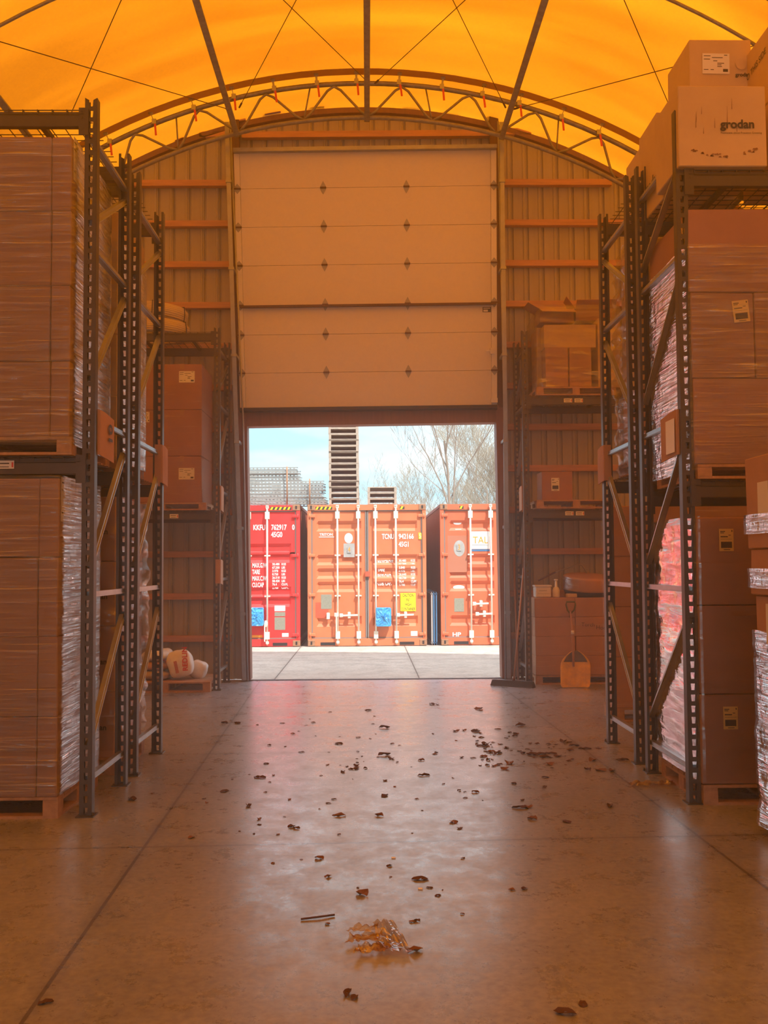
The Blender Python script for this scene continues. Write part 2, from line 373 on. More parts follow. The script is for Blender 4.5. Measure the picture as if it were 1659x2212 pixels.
# side walls / rear wall
for nm, sx in (('wall_left', -1), ('wall_right', 1)):
    b = MB(); x0 = sx * 7.68
    def sw(u, v): return Vector((x0 + .02 * sx * (1 if (int(u * 160) % 2) else 0), -6 + 21 * u, v * 2.4))
    b.grid(sw, 161, 2, smooth=False); struct(b.build(nm, 'wall'))
b = MB()
def htop(x): return AZ + math.sqrt(max(0, 7.80 ** 2 - x * x))
OX0, OX1, OZ = -4.6, 4.6, 3.4  # unseen rear opening, added and sized to let in neutral fill light
for i in range(64):
    xa, xb = -7.65 + i * 15.3 / 64, -7.65 + (i + 1) * 15.3 / 64
    zb = OZ if (OX0 < (xa + xb) / 2 < OX1) else 0
    b.poly([(xa, -6, zb), (xb, -6, zb), (xb, -6, htop(xb)), (xa, -6, htop(xa))], (0, .03, 0))
struct(b.build('wall_front', 'wall'))
# back wall corrugated
b = MB(); prof = [(0, 0), (.155, 0), (.165, -.012), (.19, -.012), (.20, 0), (.215, 0), (.222, .03), (.248, .03), (.255, 0)]
WX0, WX1, WZT = -1.84, 2.04, 3.86
xs = []
x = -7.65
while x < 7.7:
    for dx, dy in prof[:-1]:
        xs.append((x + dx * .9, 15.0 + dy))
    x += .2295
xs = sorted(set([(q[0], q[1]) for q in xs if abs(q[0]) < 7.65]))
ins = []
for (xa, ya), (xb, yb) in zip(xs, xs[1:]):
    zb = WZT if (WX0 < (xa + xb) / 2 < WX1) else 0
    v = [b.bm.verts.new(p) for p in ((xa, ya, zb), (xb, yb, zb), (xb, yb, htop(xb)), (xa, ya, htop(xa)))]
    b.bm.faces.new(v)
b.box(-7.65, WX0, 15.04, 15.06, 0, 5); b.box(WX1, 7.65, 15.04, 15.06, 0, 5); b.box(-4, 4, 15.04, 15.06, WZT, 7.3)
struct(b.build('wall_back', 'wall'))
# wooden plate along wall top + blocking
b = MB()
for i in range(40):
    a0, a1 = R(-52 + i * 2.6), R(-52 + (i + 1) * 2.6)
    p = [arc(7.74, a0, 14.9), arc(7.74, a1, 14.9), arc(7.82, a1, 14.9), arc(7.82, a0, 14.9)]
    b.poly(p, (0, .09, 0))
struct(b.build('trim_3', 'jamb'))
for i, (pa, pb, py0, py1) in enumerate([(572, 606, 229, 243), (672, 702, 213, 226), (878, 912, 206, 218), (962, 1000, 210, 224), (1174, 1198, 270, 285), (500, 530, 246, 262), (378, 396, 288, 300)]):
    sl_ = -(pb + pa - 1586) * .00022 * (1 if pa < 793 else 1)
    b = MB(); s0 = (pb - pa) * ((793 - (pa + pb) / 2) / 1100)
    b.poly([at(pa, py1 + s0 / 2, 14.86), at(pb, py1 - s0 / 2, 14.86), at(pb, py0 - s0 / 2, 14.86), at(pa, py0 + s0 / 2, 14.86)], (0, .06, 0))
    struct(b.build('trim_%d' % (10 + i), 'pine'))
# girts
gz = [.6 + .612 * k for k in range(12)]
for k, z in enumerate(gz):
    half = math.sqrt(max(.1, 7.7 ** 2 - (z + .1 - AZ) ** 2)) if z > 2 else 7.6
    b = MB(); b.box(-half, -1.98, 14.88, 14.985, z - .045, z + .045, bev=.003); struct(b.build('trim_%d' % (20 + k), 'pine'))
    b = MB(); b.box(2.02, half, 14.88, 14.985, z - .045 + .01, z + .045 + .01, bev=.003); struct(b.build('trim_%d' % (40 + k), 'pine'))
b = MB(); b.poly([at(522, 297, 14.88), at(1058, 293, 14.88), at(1058, 280, 14.88), at(522, 284, 14.88)], (0, .1, 0)); struct(b.build('trim_60', 'pine'))
b = MB(); b.poly([at(430, 296, 14.9), at(494, 294, 14.9), at(494, 282, 14.9), at(430, 284, 14.9)], (0, .08, 0)); struct(b.build('trim_61', 'pine'))
b = MB(); b.poly([at(1080, 290, 14.9), at(1148, 290, 14.9), at(1148, 276, 14.9), at(1080, 277, 14.9)], (0, .08, 0)); struct(b.build('trim_62', 'pine'))

# trusses
def truss(ty, rz_off=0, first=False):
    e = empty('roof_truss', (0, ty, 0))
    A = R(74)
    P = lambda r, a: Vector((r * math.sin(a), 0, AZ + r * math.cos(a)))
    MB().tube([P(RO, -A + 2 * A * i / 70) for i in range(71)], .034, 10).build('top_chord', 'pipe', e)
    MB().tube([P(RI, -A + 2 * A * i / 70) for i in range(71)], .030 if first else .018, 10).build('bottom_chord', 'pipe', e)
    b = MB()
    nodes = []; x = .07; step = 1.0 / 7.4
    # web: bottom node spacing ~ 1.02 m, bends rounded
    k0 = .0
    for s in (-1, 1):
        for k in range(9):
            ab = .006 + s * k * .1245; at_ = ab + s * .0622; ab2 = ab + s * .1245
            if abs(ab2) > A: break
            if not first and abs(ab) < .6: continue
            b.tube([P(RI + .02, ab), P(RI + .09, ab + s * .014), P(RO - .09, at_ - s * .012), P(RO - .035, at_), P(RO - .09, at_ + s * .012), P(RI + .09, ab2 - s * .014), P(RI + .02, ab2)], .018, 7)
            if k % 2 == 0: b.tube([P(RI, ab2), P(RO, ab2 - s * .02 )], .012, 6)
    b.build('web', 'pipe', e)
    if first:
        for px in (240, 335, 420, 506, 593, 685, 770, 862, 954, 1041, 1120, 1210, 1290, 1378):
            xx = ax(px, ty, 200); a = math.asin(xx / RO)
            c = MB(); d = Vector((math.sin(a), 0, math.cos(a)))
            p = P(RO, a); q = P(RO + .13, a)
            c.bar(p - d * .05 + Vector((0, -.045, 0)), q + Vector((0, -.045, 0)), .03, .012)
            c.bar(p + Vector((-.03, -.05, 0)), p + Vector((.03, -.05, 0)), .05, .07); c.bar(q + Vector((-.03, -.05, 0)), q + Vector((.03, -.05, 0)), .03, .03)
            o = c.build('strap_clamp', 'brace', e)
            c = MB(); t = p + Vector((.015, -.07, -.03)); c.bar(t, t + Vector((.012 + .02 * random.random(), 0, -.17)), .028, .006)
            c.build('red_strap', 'red', o)
    return e
names = ['arched pipe truss nearest the wall above the raised door, with red strap tails', 'arched pipe truss one bay nearer than the wall truss, grazing the upper photo corners',
         'arched pipe truss third from the wall, above the front racks', 'arched pipe truss fourth from the wall, overhead', 'arched pipe truss fifth from the wall, behind the camera']
for i, ty in enumerate(TY): tag(truss(ty, first=(i == 0)), names[i], 'roof truss', 'arched roof trusses')
# purlins
PX = [.03, -1.79, 1.92, -3.97, 3.97]
pn = ['square steel purlin along the ridge, running to the wall over the door centre', 'square steel purlin left of the ridge, ending above the left door post', 'square steel purlin right of the ridge, ending above the right door post',
      'outer left square steel purlin above the left racks', 'outer right square steel purlin above the right racks']
for i, x in enumerate(PX):
    a = math.asin(x / 7.3); z = AZ + 7.22 * math.cos(a)
    b = MB(); rot = Matrix.Rotation(a, 3, 'Y')
    b.box(x - .038, x + .038, -5.9, 13.98, z - .04, z + .06, rot=rot, piv=(x, 0, z), bev=.006)
    tag(b.build('roof_purlin', 'pipe'), pn[i], 'roof beam')
# cables
cb = [((797, 180, 13.85), (612, 0), 'thin brace cable left of the ridge, rising leftwards from the ridge purlin'), ((517, 232, 13.85), (640, 0), 'thin brace cable left of the ridge, rising rightwards from the left purlin'),
      ((810, 180, 13.85), (1005, 0), 'thin brace cable right of the ridge, rising rightwards from the ridge purlin'), ((1092, 232, 13.85), (978, 0), 'thin brace cable right of the ridge, rising leftwards from the right purlin'),
      ((500, 238, 13.85), (0, 90), 'thin brace cable rising leftwards from the left purlin over the racks'), ((146, 262, 12.3), (262, 0), 'thin brace cable rising rightwards behind the left front rack top'),
      ((1108, 236, 13.85), (1450, 146), 'thin brace cable rising rightwards from the right purlin towards the stacked cartons'), ((1456, 252, 12.3), (1348, 0), 'thin brace cable rising leftwards from behind the right rack cartons')]
for (px, py, Y0), (qx, qy), lab in cb:
    p = at(px, py, Y0); d = ray(qx, qy)
    q = None; Y = Y0 - .5
    # follow the sight line until just under the fabric
    best = None
    for k in range(400):
        Y = 13.0 - k * .02; q_ = CAM + d * (Y / d.y)
        if math.hypot(q_.x, q_.z - AZ) < RO - .12: best = q_; break
    q = best; q2 = p + (q - p) * 1.06
    for f in (2.2, 2.0, 1.8, 1.6, 1.45, 1.3, 1.2, 1.1):
        t = p + (q - p) * f
        if math.hypot(t.x, t.z - AZ) < RO - .02: q2 = t; break
    b = MB(); b.tube([p, q2], .0055, 6); o = b.build('brace_cable', 'cable')
    tag(o, lab, 'cable', 'crossed brace cables under the roof')
    MB().tube([p, p + (q2 - p).normalized() * .12], .014, 6).build('turnbuckle', 'cable', o)

# ------------------------------------------------------------------ door surround and door
def pxpoly(name, pts, Y, th, m, parent=None):
    o = MB().poly([at(px, py, Y) for px, py in pts], (0, th, 0)).build(name, m, parent); return o
struct(pxpoly('trim_70', [(522, 1470), (541, 1469), (533, 885), (512, 885)], 14.72, .26, 'jamb'))
struct(pxpoly('trim_71', [(1085, 1465), (1106, 1464), (1094, 880), (1071, 880)], 14.72, .26, 'jamb'))
struct(pxpoly('trim_72', [(516, 921), (1078, 912), (1078, 876), (516, 884)], 14.74, .24, 'jamb'))
struct(pxpoly('trim_73', [(508, 900), (520, 900), (516, 258), (497, 258)], 14.82, .15, 'post'))
struct(pxpoly('trim_74', [(1076, 895), (1092, 895), (1076, 235), (1057, 235)], 14.78, .18, 'post'))
struct(pxpoly('trim_75', [(516, 887), (1074, 880), (1074, 874), (516, 881)], 14.6, .2, 'black'))
# tracks (galvanised angle) on each side
for nm, (bx, by, tx, ty_), s in (('trim_76', (535, 1470, 497, 262), 1), ('trim_77', (1092, 1466, 1076, 262), -1)):
    b = MB(); p, q = at(bx, by, 14.68), at(tx, ty_, 14.1)
    b.tube([p, at(bx - 10 * 1 if s > 0 else bx - 3, 900, 14.62), q], .014, 6); b.bar(p + Vector((-.05 * s, .02, 0)), q + Vector((-.05 * s, .02, 0)), .06, .006)
    struct(b.build(nm, 'brace'))
    c = MB()
    for k in range(6):
        f = .12 + k * .155; m_ = p.lerp(q, f); c.box(m_.x - .05 * s - .04, m_.x - .05 * s + .04, m_.y, m_.y + .3, m_.z - .02, m_.z + .02)
    struct(c.build(nm.replace('7', '8', 1), 'brace'))
DC = [at(519, 886, 14.66), at(1074, 879, 14.66), at(1072, 322, 14.35), at(505, 330, 14.35)]
DN = (DC[1] - DC[0]).cross(DC[3] - DC[0]).normalized()
if DN.y > 0: DN = -DN
def D(u, v, o=0): return (DC[0] * (1 - u) * (1 - v) + DC[1] * u * (1 - v) + DC[2] * u * v + DC[3] * (1 - u) * v) + DN * o
dr = empty('door_1', DC[0]); dr['kind'] = 'structure'
def dpoly(b, u0, u1, v0, v1, o0, o1, mi=0):
    P = lambda u, v, o: D(u, v, o) - DC[0]
    b.hexa([P(u0, v0, o0), P(u1, v0, o0), P(u1, v1, o0), P(u0, v1, o0), P(u0, v0, o1), P(u1, v0, o1), P(u1, v1, o1), P(u0, v1, o1)], mi)
def vy(py): return (883 - py) / 557.0
seams = [883, 803, 720, 656, 570, 487, 404, 326]
for k in range(7):
    b = MB(); v0, v1 = vy(seams[k]) + .0007, vy(seams[k + 1]) - .0007
    dpoly(b, .022, .978, v0, v1, -.045, 0)
    s = b.build('door_section', 'door', dr)
    b = MB(); dpoly(b, 0, .021, v0 + .004, v1 - .004, -.04, .006); dpoly(b, .979, 1, v0 + .004, v1 - .004, -.04, .006)
    b.build('end_stile', 'plasticw', s)
for k in range(1, 7):
    v = vy(seams[k])
    for u in (.337, .655, .010, .990):
        b = MB(); P = lambda du, dv, o: D(u + du, v + dv, o) - DC[0]
        hw, hh = (.0105, .026) if .1 < u < .9 else (.012, .02)
        b.poly([P(0, -hh, .002), P(hw, -.006, .002), P(hw, .006, .002), P(0, hh, .002), P(-hw, .006, .002), P(-hw, -.006, .002)], DN * .006)
        b.bar(P(-hw * 1.1, 0, .015), P(hw * 1.1, 0, .015), .02, .02, 1)
        b.build('door_hinge', ['greys', 'post'], dr)
    for u in (-.012, 1.012):
        b = MB(); b.bar(D(u - .014, v, .01) - DC[0], D(u + .014, v, .01) - DC[0], .015, .015); b.build('roller', 'post', dr)
b = MB(); dpoly(b, 0.0, 1.0, vy(328), vy(320), -.02, .10); b.build('top_strut', 'brace', dr)
b = MB(); dpoly(b, .01, .995, vy(662), vy(657.5), 0, .08); b.build('mid_strut', 'post', dr)
b = MB(); dpoly(b, .0, 1.0, vy(889), vy(882), -.045, .01); b.build('bottom_seal', 'black', dr)
b = MB(); dpoly(b, .945, .977, vy(677), vy(666), .001, .004); dpoly(b, .948, .974, vy(669.5), vy(667.5), .004, .005, 1); dpoly(b, .948, .965, vy(676), vy(671.5), .004, .005, 1); b.build('door_label', ['ink', 'paper'], dr)
b = MB(); dpoly(b, .972, .990, vy(768), vy(755), .006, .05); dpoly(b, .955, .99, vy(762.5), vy(760.5), .02, .05); b.build('slide_latch', 'plasticw', dr)
b = MB(); dpoly(b, .975, 1.0, vy(874), vy(864), .006, .06); b.build('bottom_bracket', 'plasticw', dr)

# ------------------------------------------------------------------ pallets
def pallet_mesh(wx, dy, h, grey=False):
    pw = 'palletgrey' if grey else 'pallet'
    e = empty('wooden_pallet')
    b = MB(); n = 7; bw = wx if False else None
    bd = dy / n
    for i in range(n): b.box(0, wx, i * bd + (.0 if i == 0 else .012), (i + 1) * bd - (0 if i == n - 1 else .012), h - .02, h, bev=.002)
    b.build('deck_boards', pw, e)
    for i in range(2 if grey else 3):
        x0 = (0, wx - .05)[i] if grey else (0, wx / 2 - .05, wx - .1)[i]; b = MB()
        if grey:
            b.box(x0, x0 + .05, .0, dy, .016, h - .0205); b.build('runner', pw, e); continue
        for j in range(3):
            y0 = (0, dy / 2 - .06, dy - .12)[j]; b.box(x0, x0 + .1, y0, y0 + .12, .018, h - .038)
        b.box(x0, x0 + .1, .003, dy - .003, 0, .018); b.box(x0, x0 + .1, .003, dy - .003, h - .038, h - .0205)
        b.build('runner', pw, e)
    for j in range(2):
        b = MB(); k = 0 if grey else .1; b.box(k, wx - k, (0, dy - .1)[j], (0, dy - .1)[j] + .1, 0, .0155 if grey else .018); b.build('base_board', pw, e)
    e['category'] = 'pallet'
    return e
PAL = {}
def pallet(x0, y0, z0, wx=1.2, dy=1.0, h=.14, label='', grey=False, rz=0, group=None):
    key = (wx, dy, h, grey)
    if key not in PAL: e = pallet_mesh(wx, dy, h, grey); PAL[key] = e
    else: e = copy_tree(PAL[key])
    e.location = (x0, y0, z0); e.rotation_euler = (0, 0, rz); e['label'] = label
    if group: e['group'] = group
    return e

# ------------------------------------------------------------------ cartons
def label_mesh(face, x, y, z, w_, h_, base='paper', rolla=0, style=0):
    """label centred at x,y,z lying on a face"""
    b = MB(); 
    T = Matrix.Translation((x, y, z)) @ FR[face] @ Matrix.Rotation(rolla, 4, 'Z')
    def rc(u0, u1, v0, v1, t0, t1, mi):
        pts = [T @ Vector(((u - .5) * w_, (v - .5) * h_, t)) for t in (t0, t1) for u, v in ((u0, v0), (u1, v0), (u1, v1), (u0, v1))]
        b.hexa(pts, mi)
    rc(0, 1, 0, 1, .0005, .0020, 0)
    if style == 0:   # tall shipping label with big code block
        rc(.12, .88, .14, .42, .002, .0026, 1); rc(.1, .6, .62, .67, .002, .0026, 1); rc(.08, .42, .86, .9, .002, .0026, 1); rc(.08, .35, .8, .83, .002, .0026, 1)
        rc(.86, .93, .86, .94, .002, .0026, 1); rc(.1, .9, .53, .54, .002, .0026, 1); rc(.3, .75, .05, .08, .002, .0026, 1); rc(.65, .82, .7, .73, .002, .0026, 1)
    elif style == 1:  # wide label with rows of text
        for i, (a, c, v) in enumerate(((.05, .3, .86), (.35, .75, .78), (.05, .28, .7), (.4, .55, .62), (.55, .8, .5), (.55, .7, .42), (.55, .72, .34), (.05, .22, .18), (.3, .42, .18), (.8, .92, .9))):
            rc(a, c, v, v + .035, .002, .0026, 1)
        rc(.76, .94, .1, .24, .002, .0026, 1)
    return b, [base, 'ink']
def carton(lab, x0, x1, y0, y1, z0, z1, m='card', name='carton', group=None, cat='box', tape=True, labels=(), texts=(), jit=.004, rz=0, gap=.003):
    c = Vector(((x0 + x1) / 2, (y0 + y1) / 2, z0)); hx, hy, h = (x1 - x0) / 2 - gap, (y1 - y0) / 2 - gap, z1 - z0 - gap
    b = MB()
    b.box(-hx, hx, -hy, hy, 0, h, bev=.006, jit=jit)
    o = b.build(name, m, loc=c); o.rotation_euler = (0, 0, rz)
    tag(o, lab, cat, group)
    if tape:
        b = MB(); b.box(-.028, .028, -hy - .0045, -hy - .004 + .001, h - .07, h + .004); b.box(-.028, .028, -hy - .004, hy + .004, h + .0035, h + .0048)
        b.build('packing_tape', 'tape', o)
    for (face, u, v, w_, h_, base, ra, st) in labels:
        if face == 'front': p = (-hx + 2 * hx * u, -hy - .0045, h * v)
        elif face == '+x': p = (hx + .0045, -hy + 2 * hy * u, h * v)
        else: p = (-hx - .0045, hy - 2 * hy * u, h * v)
        bb, mm = label_mesh(face, *p, w_, h_, base, ra, st); q = bb.build('shipping_label', mm, o)
    if texts:
        b = MB()
        for (face, s, u, v, size, ra, bold) in texts:
            if face == 'front': p = (-hx + 2 * hx * u, -hy - .006, h * v)
            elif face == '+x': p = (hx + .006, -hy + 2 * hy * u, h * v)
            else: p = (-hx - .006, hy - 2 * hy * u, h * v)
            text(b, s, size, p, face, 0, bold, roll=ra)
        b.build('printed_text', 'ink', o)
    return o
def wrap(lab, x0, x1, y0, y1, z0, z1, m='film', off=.012, amp=.008, nu=90, nv=70, name='stretch_wrap', top=False, bulge=0, cat='plastic wrap'):
    """a sleeve of film round a load, thin but with its own wrinkled shape"""
    c = Vector(((x0 + x1) / 2, (y0 + y1) / 2, z0)); hx, hy, h = (x1 - x0) / 2 + off, (y1 - y0) / 2 + off, z1 - z0
    per = 4 * (hx + hy); sd = random.random() * 50
    def f(u, v):
        s = u * per
        if s < 2 * hx: p = Vector((-hx + s, -hy, 0)); n = Vector((0, -1, 0))
        elif s < 2 * hx + 2 * hy: p = Vector((hx, -hy + (s - 2 * hx), 0)); n = Vector((1, 0, 0))
        elif s < 4 * hx + 2 * hy: p = Vector((hx - (s - 2 * hx - 2 * hy), hy, 0)); n = Vector((0, 1, 0))
        else: p = Vector((-hx, hy - (s - 4 * hx - 2 * hy), 0)); n = Vector((-1, 0, 0))
        p.z = v * h
        a = amp * (.5 + noise.noise(Vector((p.x * 2.5 + sd, p.y * 2.5, p.z * 16))) + .6 * noise.noise(Vector((p.x * 7, p.y * 7 + sd, p.z * 7))))
        bl = bulge * math.sin(math.pi * v) * (1 - v * .3)
        if top and v > .9: k = (v - .9) / .1; p.x *= 1 - .12 * k; p.y *= 1 - .12 * k
        return p + n * (max(-off * .7, a) + bl)
    b = MB(); b.grid(f, nu, nv, wrap=True)
    o = b.build(name, m, loc=c); tag(o, lab, cat); return o

# ------------------------------------------------------------------ racks
def post_mesh(H):
    b = MB(); pitch = .0762; w_ = .041; n = int(H / pitch)
    V = b.bm.verts.new; F = b.bm.faces.new
    hw0, hw1, hh = .0105, .0145, .0225
    for i in range(n):
        z0, z1 = i * pitch, (i + 1) * pitch; zc = (z0 + z1) / 2
        o = [V((-w_, 0, z0)), V((w_, 0, z0)), V((w_, 0, z1)), V((-w_, 0, z1))]
        q = [V((-hw0, 0, zc - hh)), V((hw0, 0, zc - hh)), V((hw1, 0, zc + hh)), V((-hw1, 0, zc + hh))]
        if i == n - 1:
            F((o[0], o[1], q[1], q[0])); F((o[1], o[2], q[2], q[1])); F((o[3], o[0], q[0], q[3]))
        else:
            for k in range(4): F((o[k], o[(k + 1) % 4], q[(k + 1) % 4], q[k]))
    H = n * pitch
    for s in (-1, 1):
        F([V((s * w_, 0, 0)), V((s * w_, .07, 0)), V((s * w_, .07, H)), V((s * w_, 0, H))])
        F([V((s * w_, .07, 0)), V((s * w_ * .55, .07, 0)), V((s * w_ * .55, .07, H)), V((s * w_, .07, H))])
    bmesh.ops.remove_doubles(b.bm, verts=b.bm.verts[:], dist=.0005)
    return b.mesh('post', 'rack')
POSTM = {}
def add_post(parent, x, y, H, rear):
    if H not in POSTM: POSTM[H] = post_mesh(H)
    o = bpy.data.objects.new('post', POSTM[H]); COL.objects.link(o); o.parent = parent; o.location = (x, y, 0)
    if rear: o.rotation_euler = (0, 0, math.pi)
    md = o.modifiers.new('thick', 'SOLIDIFY'); md.thickness = .003; md.offset = 0
    b = MB(); b.box(-.06, .06, -.03, .1, 0, .008); b.tube([(0.052, -.01, .008), (.052, -.01, .03)], .009, 6)
    q = b.build('foot_plate', 'rack', o)
    return o
def rack(lab, X, side, Y0, Y1, H, levels, up_back, rear_from=None):
    e = empty('pallet_rack', (X, Y0, 0)); tag(e, lab, 'pallet rack', 'pallet racks beside the aisle')
    D_ = Y1 - Y0; L = 2.75
    hz = [.24, 1.47, 2.67, 3.84, 4.6]
    for x in (0, side * L):
        add_post(e, x, 0, H, False); add_post(e, x, D_, H, True)
        for z in hz:
            b = MB(); b.bar((x, .05, z), (x, D_ - .05, z), .035, .038); b.bar((x, .05, z - .012), (x, D_ - .05, z - .012), .05, .006); b.build('cross_brace', 'brace', e)
        for za, zb in ((.45, 1.28), (1.66, 2.52), (2.94, 3.73), (4.02, 4.5)):
            if not up_back: za, zb = zb, za
            b = MB(); b.bar((x, .05, za), (x, D_ - .05, zb), .033, .04); b.bar((x, .05, za - .012), (x, D_ - .05, zb - .012), .048, .006); b.build('diagonal_brace', 'brace', e)
    for lv in levels:
        z = lv
        xa, xb = sorted((side * .045, side * (L - .045)))
        for yy, nm in ((-.012, 0), (D_ - .038, 1)):
            b = MB(); b.box(xa, xb, yy, yy + .05, z - .11, z - .03, bev=.004); b.box(xa, xb, yy + (.018 if nm == 0 else 0), yy + (.05 if nm == 0 else .032), z - .031, z)
            o = b.build('beam', 'rack', e)
            for x in (side * .045, side * (L - .045)):
                s2 = side if x == side * .045 else -side; x1 = x + s2 * .035; y2 = yy - .006 if nm == 0 else yy + .05
                c = MB(); c.box(min(x - s2 * .03, x1), max(x - s2 * .03, x1), y2, y2 + .006, z - .17, z + .02)
                for dz in (-.13, -.05, .0): c.box(x + s2 * .008, x + s2 * .016, y2 - .004 if nm == 0 else y2 + .004, y2 + .004 if nm == 0 else y2 + .01, z + dz - .006, z + dz + .006)
                c.build('connector', 'rack', o)
        b = MB(); wd = .0055
        k = 0; x = xa + .04
        while x < xb - .02:
            b.box(x, x + wd, -.008, D_ + .0, z + .002, z + .002 + wd)
            b.box(x, x + wd, -.018, -.012, z - .028, z + .008)
            x += .1
        y = 0.0
        while y < D_: b.box(xa, xb, y, y + wd, z + .0075, z + .013); y += .1
        b.box(xa, xb, -.018, -.013, z - .028, z - .022)
        for i in range(4):
            x = xa + .35 + i * (xb - xa - .7) / 3; b.box(x - .02, x + .02, .03, D_ - .03, z - .03, z + .001)
        b.build('wire_deck', 'rack', e)
    return e
LA = rack('left front pallet rack, nearest the camera, two loaded shelves', -1.88, -1, 6.88, 7.90, 4.88, (2.39, 4.78), True)
LB = rack('left pallet rack standing back to back behind the left front rack', -1.88, -1, 8.19, 9.22, 4.88, (2.39, 4.78), True)
LC = rack('left far pallet rack against the back wall, coils on its top', -2.015, -1, 13.66, 14.68, 4.88, (2.385, 4.80), True)
RA = rack('right front pallet rack, white printed cartons on its top shelf', 2.245, 1, 7.06, 8.16, 4.94, (2.22, 4.43), False)
RB = rack('right pallet rack standing back to back behind the right front rack', 2.25, 1, 8.46, 9.50, 4.96, (2.42, 4.87), True)
RC = rack('right far pallet rack against the back wall, beside the broom', 2.19, 1, 13.9, 14.74, 4.93, (2.385, 3.95), False)
# folded bay signs on the uprights
def bay_sign(rk, side, y0, dy, z0, z1, txt=None, paper=False):
    o = MB(); L = rk.location; s = side
    x = -side * .05
    y0 -= L.y
    o.poly([(x, y0 - .02, z0), (x - s * .006, y0 + dy * .33, z0 - .01), (x - s * .0, y0 + dy, z0 - .02), (x - s * 0, y0 + dy, z1 - .02), (x - s * .006, y0 + dy * .33, z1 - .005), (x, y0 - .02, z1)], (-s * .008, 0, 0))
    o.box(min(x, x + s * .06), max(x, x + s * .06), y0 - .034, y0 - .02, z0, z1)
    sg = o.build('bay_sign', 'card2', rk); sg['label'] = 'tan folded bay sign'
    if txt:
        b = MB(); f = '+x' if s < 0 else '-x'
        text(b, txt, .15, (x - s * .022, y0 + dy * .72 if s < 0 else y0 + dy * .3, z0 + .09), f, 0, .02, roll=R(90)); b.build('sign_number', 'ink', sg)
    if paper:
        b = MB(); b.box(x - s * .018 - .002, x - s * .018 + .002, y0 + .0, y0 + dy * .55, z0 + .02, z1 - .06); b.build('paper_sheet', 'white', sg)
bay_sign(LA, -1, 6.98, .36, 2.42, 2.73, '10')
bay_sign(LB, -1, 9.10, .22, 2.40, 2.74)
bay_sign(LC, -1, 13.7, .22, 2.40, 2.73); bay_sign(LC, -1, 13.66, .2, 1.42, 1.74)
bay_sign(RA, 1, 7.14, .36, 2.42, 2.74, paper=True)
bay_sign(RB, 1, 9.38, .22, 2.42, 2.75); bay_sign(RC, 1, 14.0, .22, 2.40, 2.73)
def beam_tag(rk, px, py, Y, w_=.115, h_=.055):
    p = at(px, py, Y); L = rk.location; b = MB()
    b.box(p.x - L.x - w_ / 2, p.x - L.x + w_ / 2, -.0215, -.019, p.z - h_ / 2, p.z + h_ / 2)
    b.box(p.x - L.x - w_ * .4, p.x - L.x + w_ * .22, -.0225, -.021, p.z + .004, p.z + .012, 1)
    b.box(p.x - L.x - w_ * .35, p.x - L.x + w_ * .2, -.0225, -.021, p.z - .018, p.z - .013, 1)
    b.box(p.x - L.x + w_ * .36, p.x - L.x + w_ * .46, -.0225, -.021, p.z - .018, p.z + .016, 2)
    o = b.build('location_tag', ['paper', 'ink', 'redink'], rk)
beam_tag(LA, 13, 1004, 6.87); beam_tag(LC, 376, 1115, 13.64)
for px, py in ((1227, 865), (1250, 865), (1230, 1109), (1253, 1109)): beam_tag(RC, px, py, 13.88)

# ------------------------------------------------------------------ loads: left front rack
W4 = ['bottom', 'second', 'third', 'top']
sh = {'lo': 'floor stack', 'up': 'shelf stack'}
def leftstack(Yf, X, z0, layers, h, key, where, mwide, mnar, narrow=True, lab0=None, tx=None, grp=None):
    z = z0
    for i in range(layers):
        wd = W4[i] if layers == 4 else ['bottom', 'middle', 'top'][i]
        Xn = X - (.135 if narrow else 0)
        carton('wide brown carton, %s layer of the %s, %s' % (wd, sh[key], where), Xn - 1.06, Xn, Yf, Yf + 1.0, z, z + h, mwide, group=grp, tape=True, texts=(tx or ()) if i in (0, 1, 3) or True else (), labels=(lab0 or {}).get(i, ()))
        if narrow:
            carton('narrow brown end carton, %s layer of the %s, %s' % (wd, sh[key], where), Xn, X, Yf, Yf + 1.0, z, z + h, mnar, group=grp, tape=False, labels=(('+x', .14, .74, .22, .30, 'paper', 0, 1),) if (i == layers - 1) else ())
        z += h
pallet(-3.25, 6.84, 0, label='wooden pallet on the floor under the left front rack stack')
leftstack(6.84, -2.06, .14, 4, .528, 'lo', 'left front rack', 'card', 'card', grp='wrapped cartons in the left front rack')
pallet(-3.17, 6.80, 2.405, label='wooden pallet on the shelf of the left front rack', h=.12)
leftstack(6.80, -1.985, 2.525, 4, .512, 'up', 'left front rack', 'card', 'card', grp='wrapped cartons in the left front rack')
def frontfilm(lab, x0, x1, yf, z0, z1):  # film skin on the camera-facing side comes with the sleeve
    pass
wrap('glinting stretch wrap round the floor stack in the left front rack', -3.25, -2.06, 6.84, 7.84, .15, 2.27, 'film', off=.016, amp=.010)
wrap('glinting stretch wrap round the shelf stack in the left front rack', -3.18, -1.985, 6.80, 7.80, 2.47, 4.55, 'film', off=.016, amp=.010)
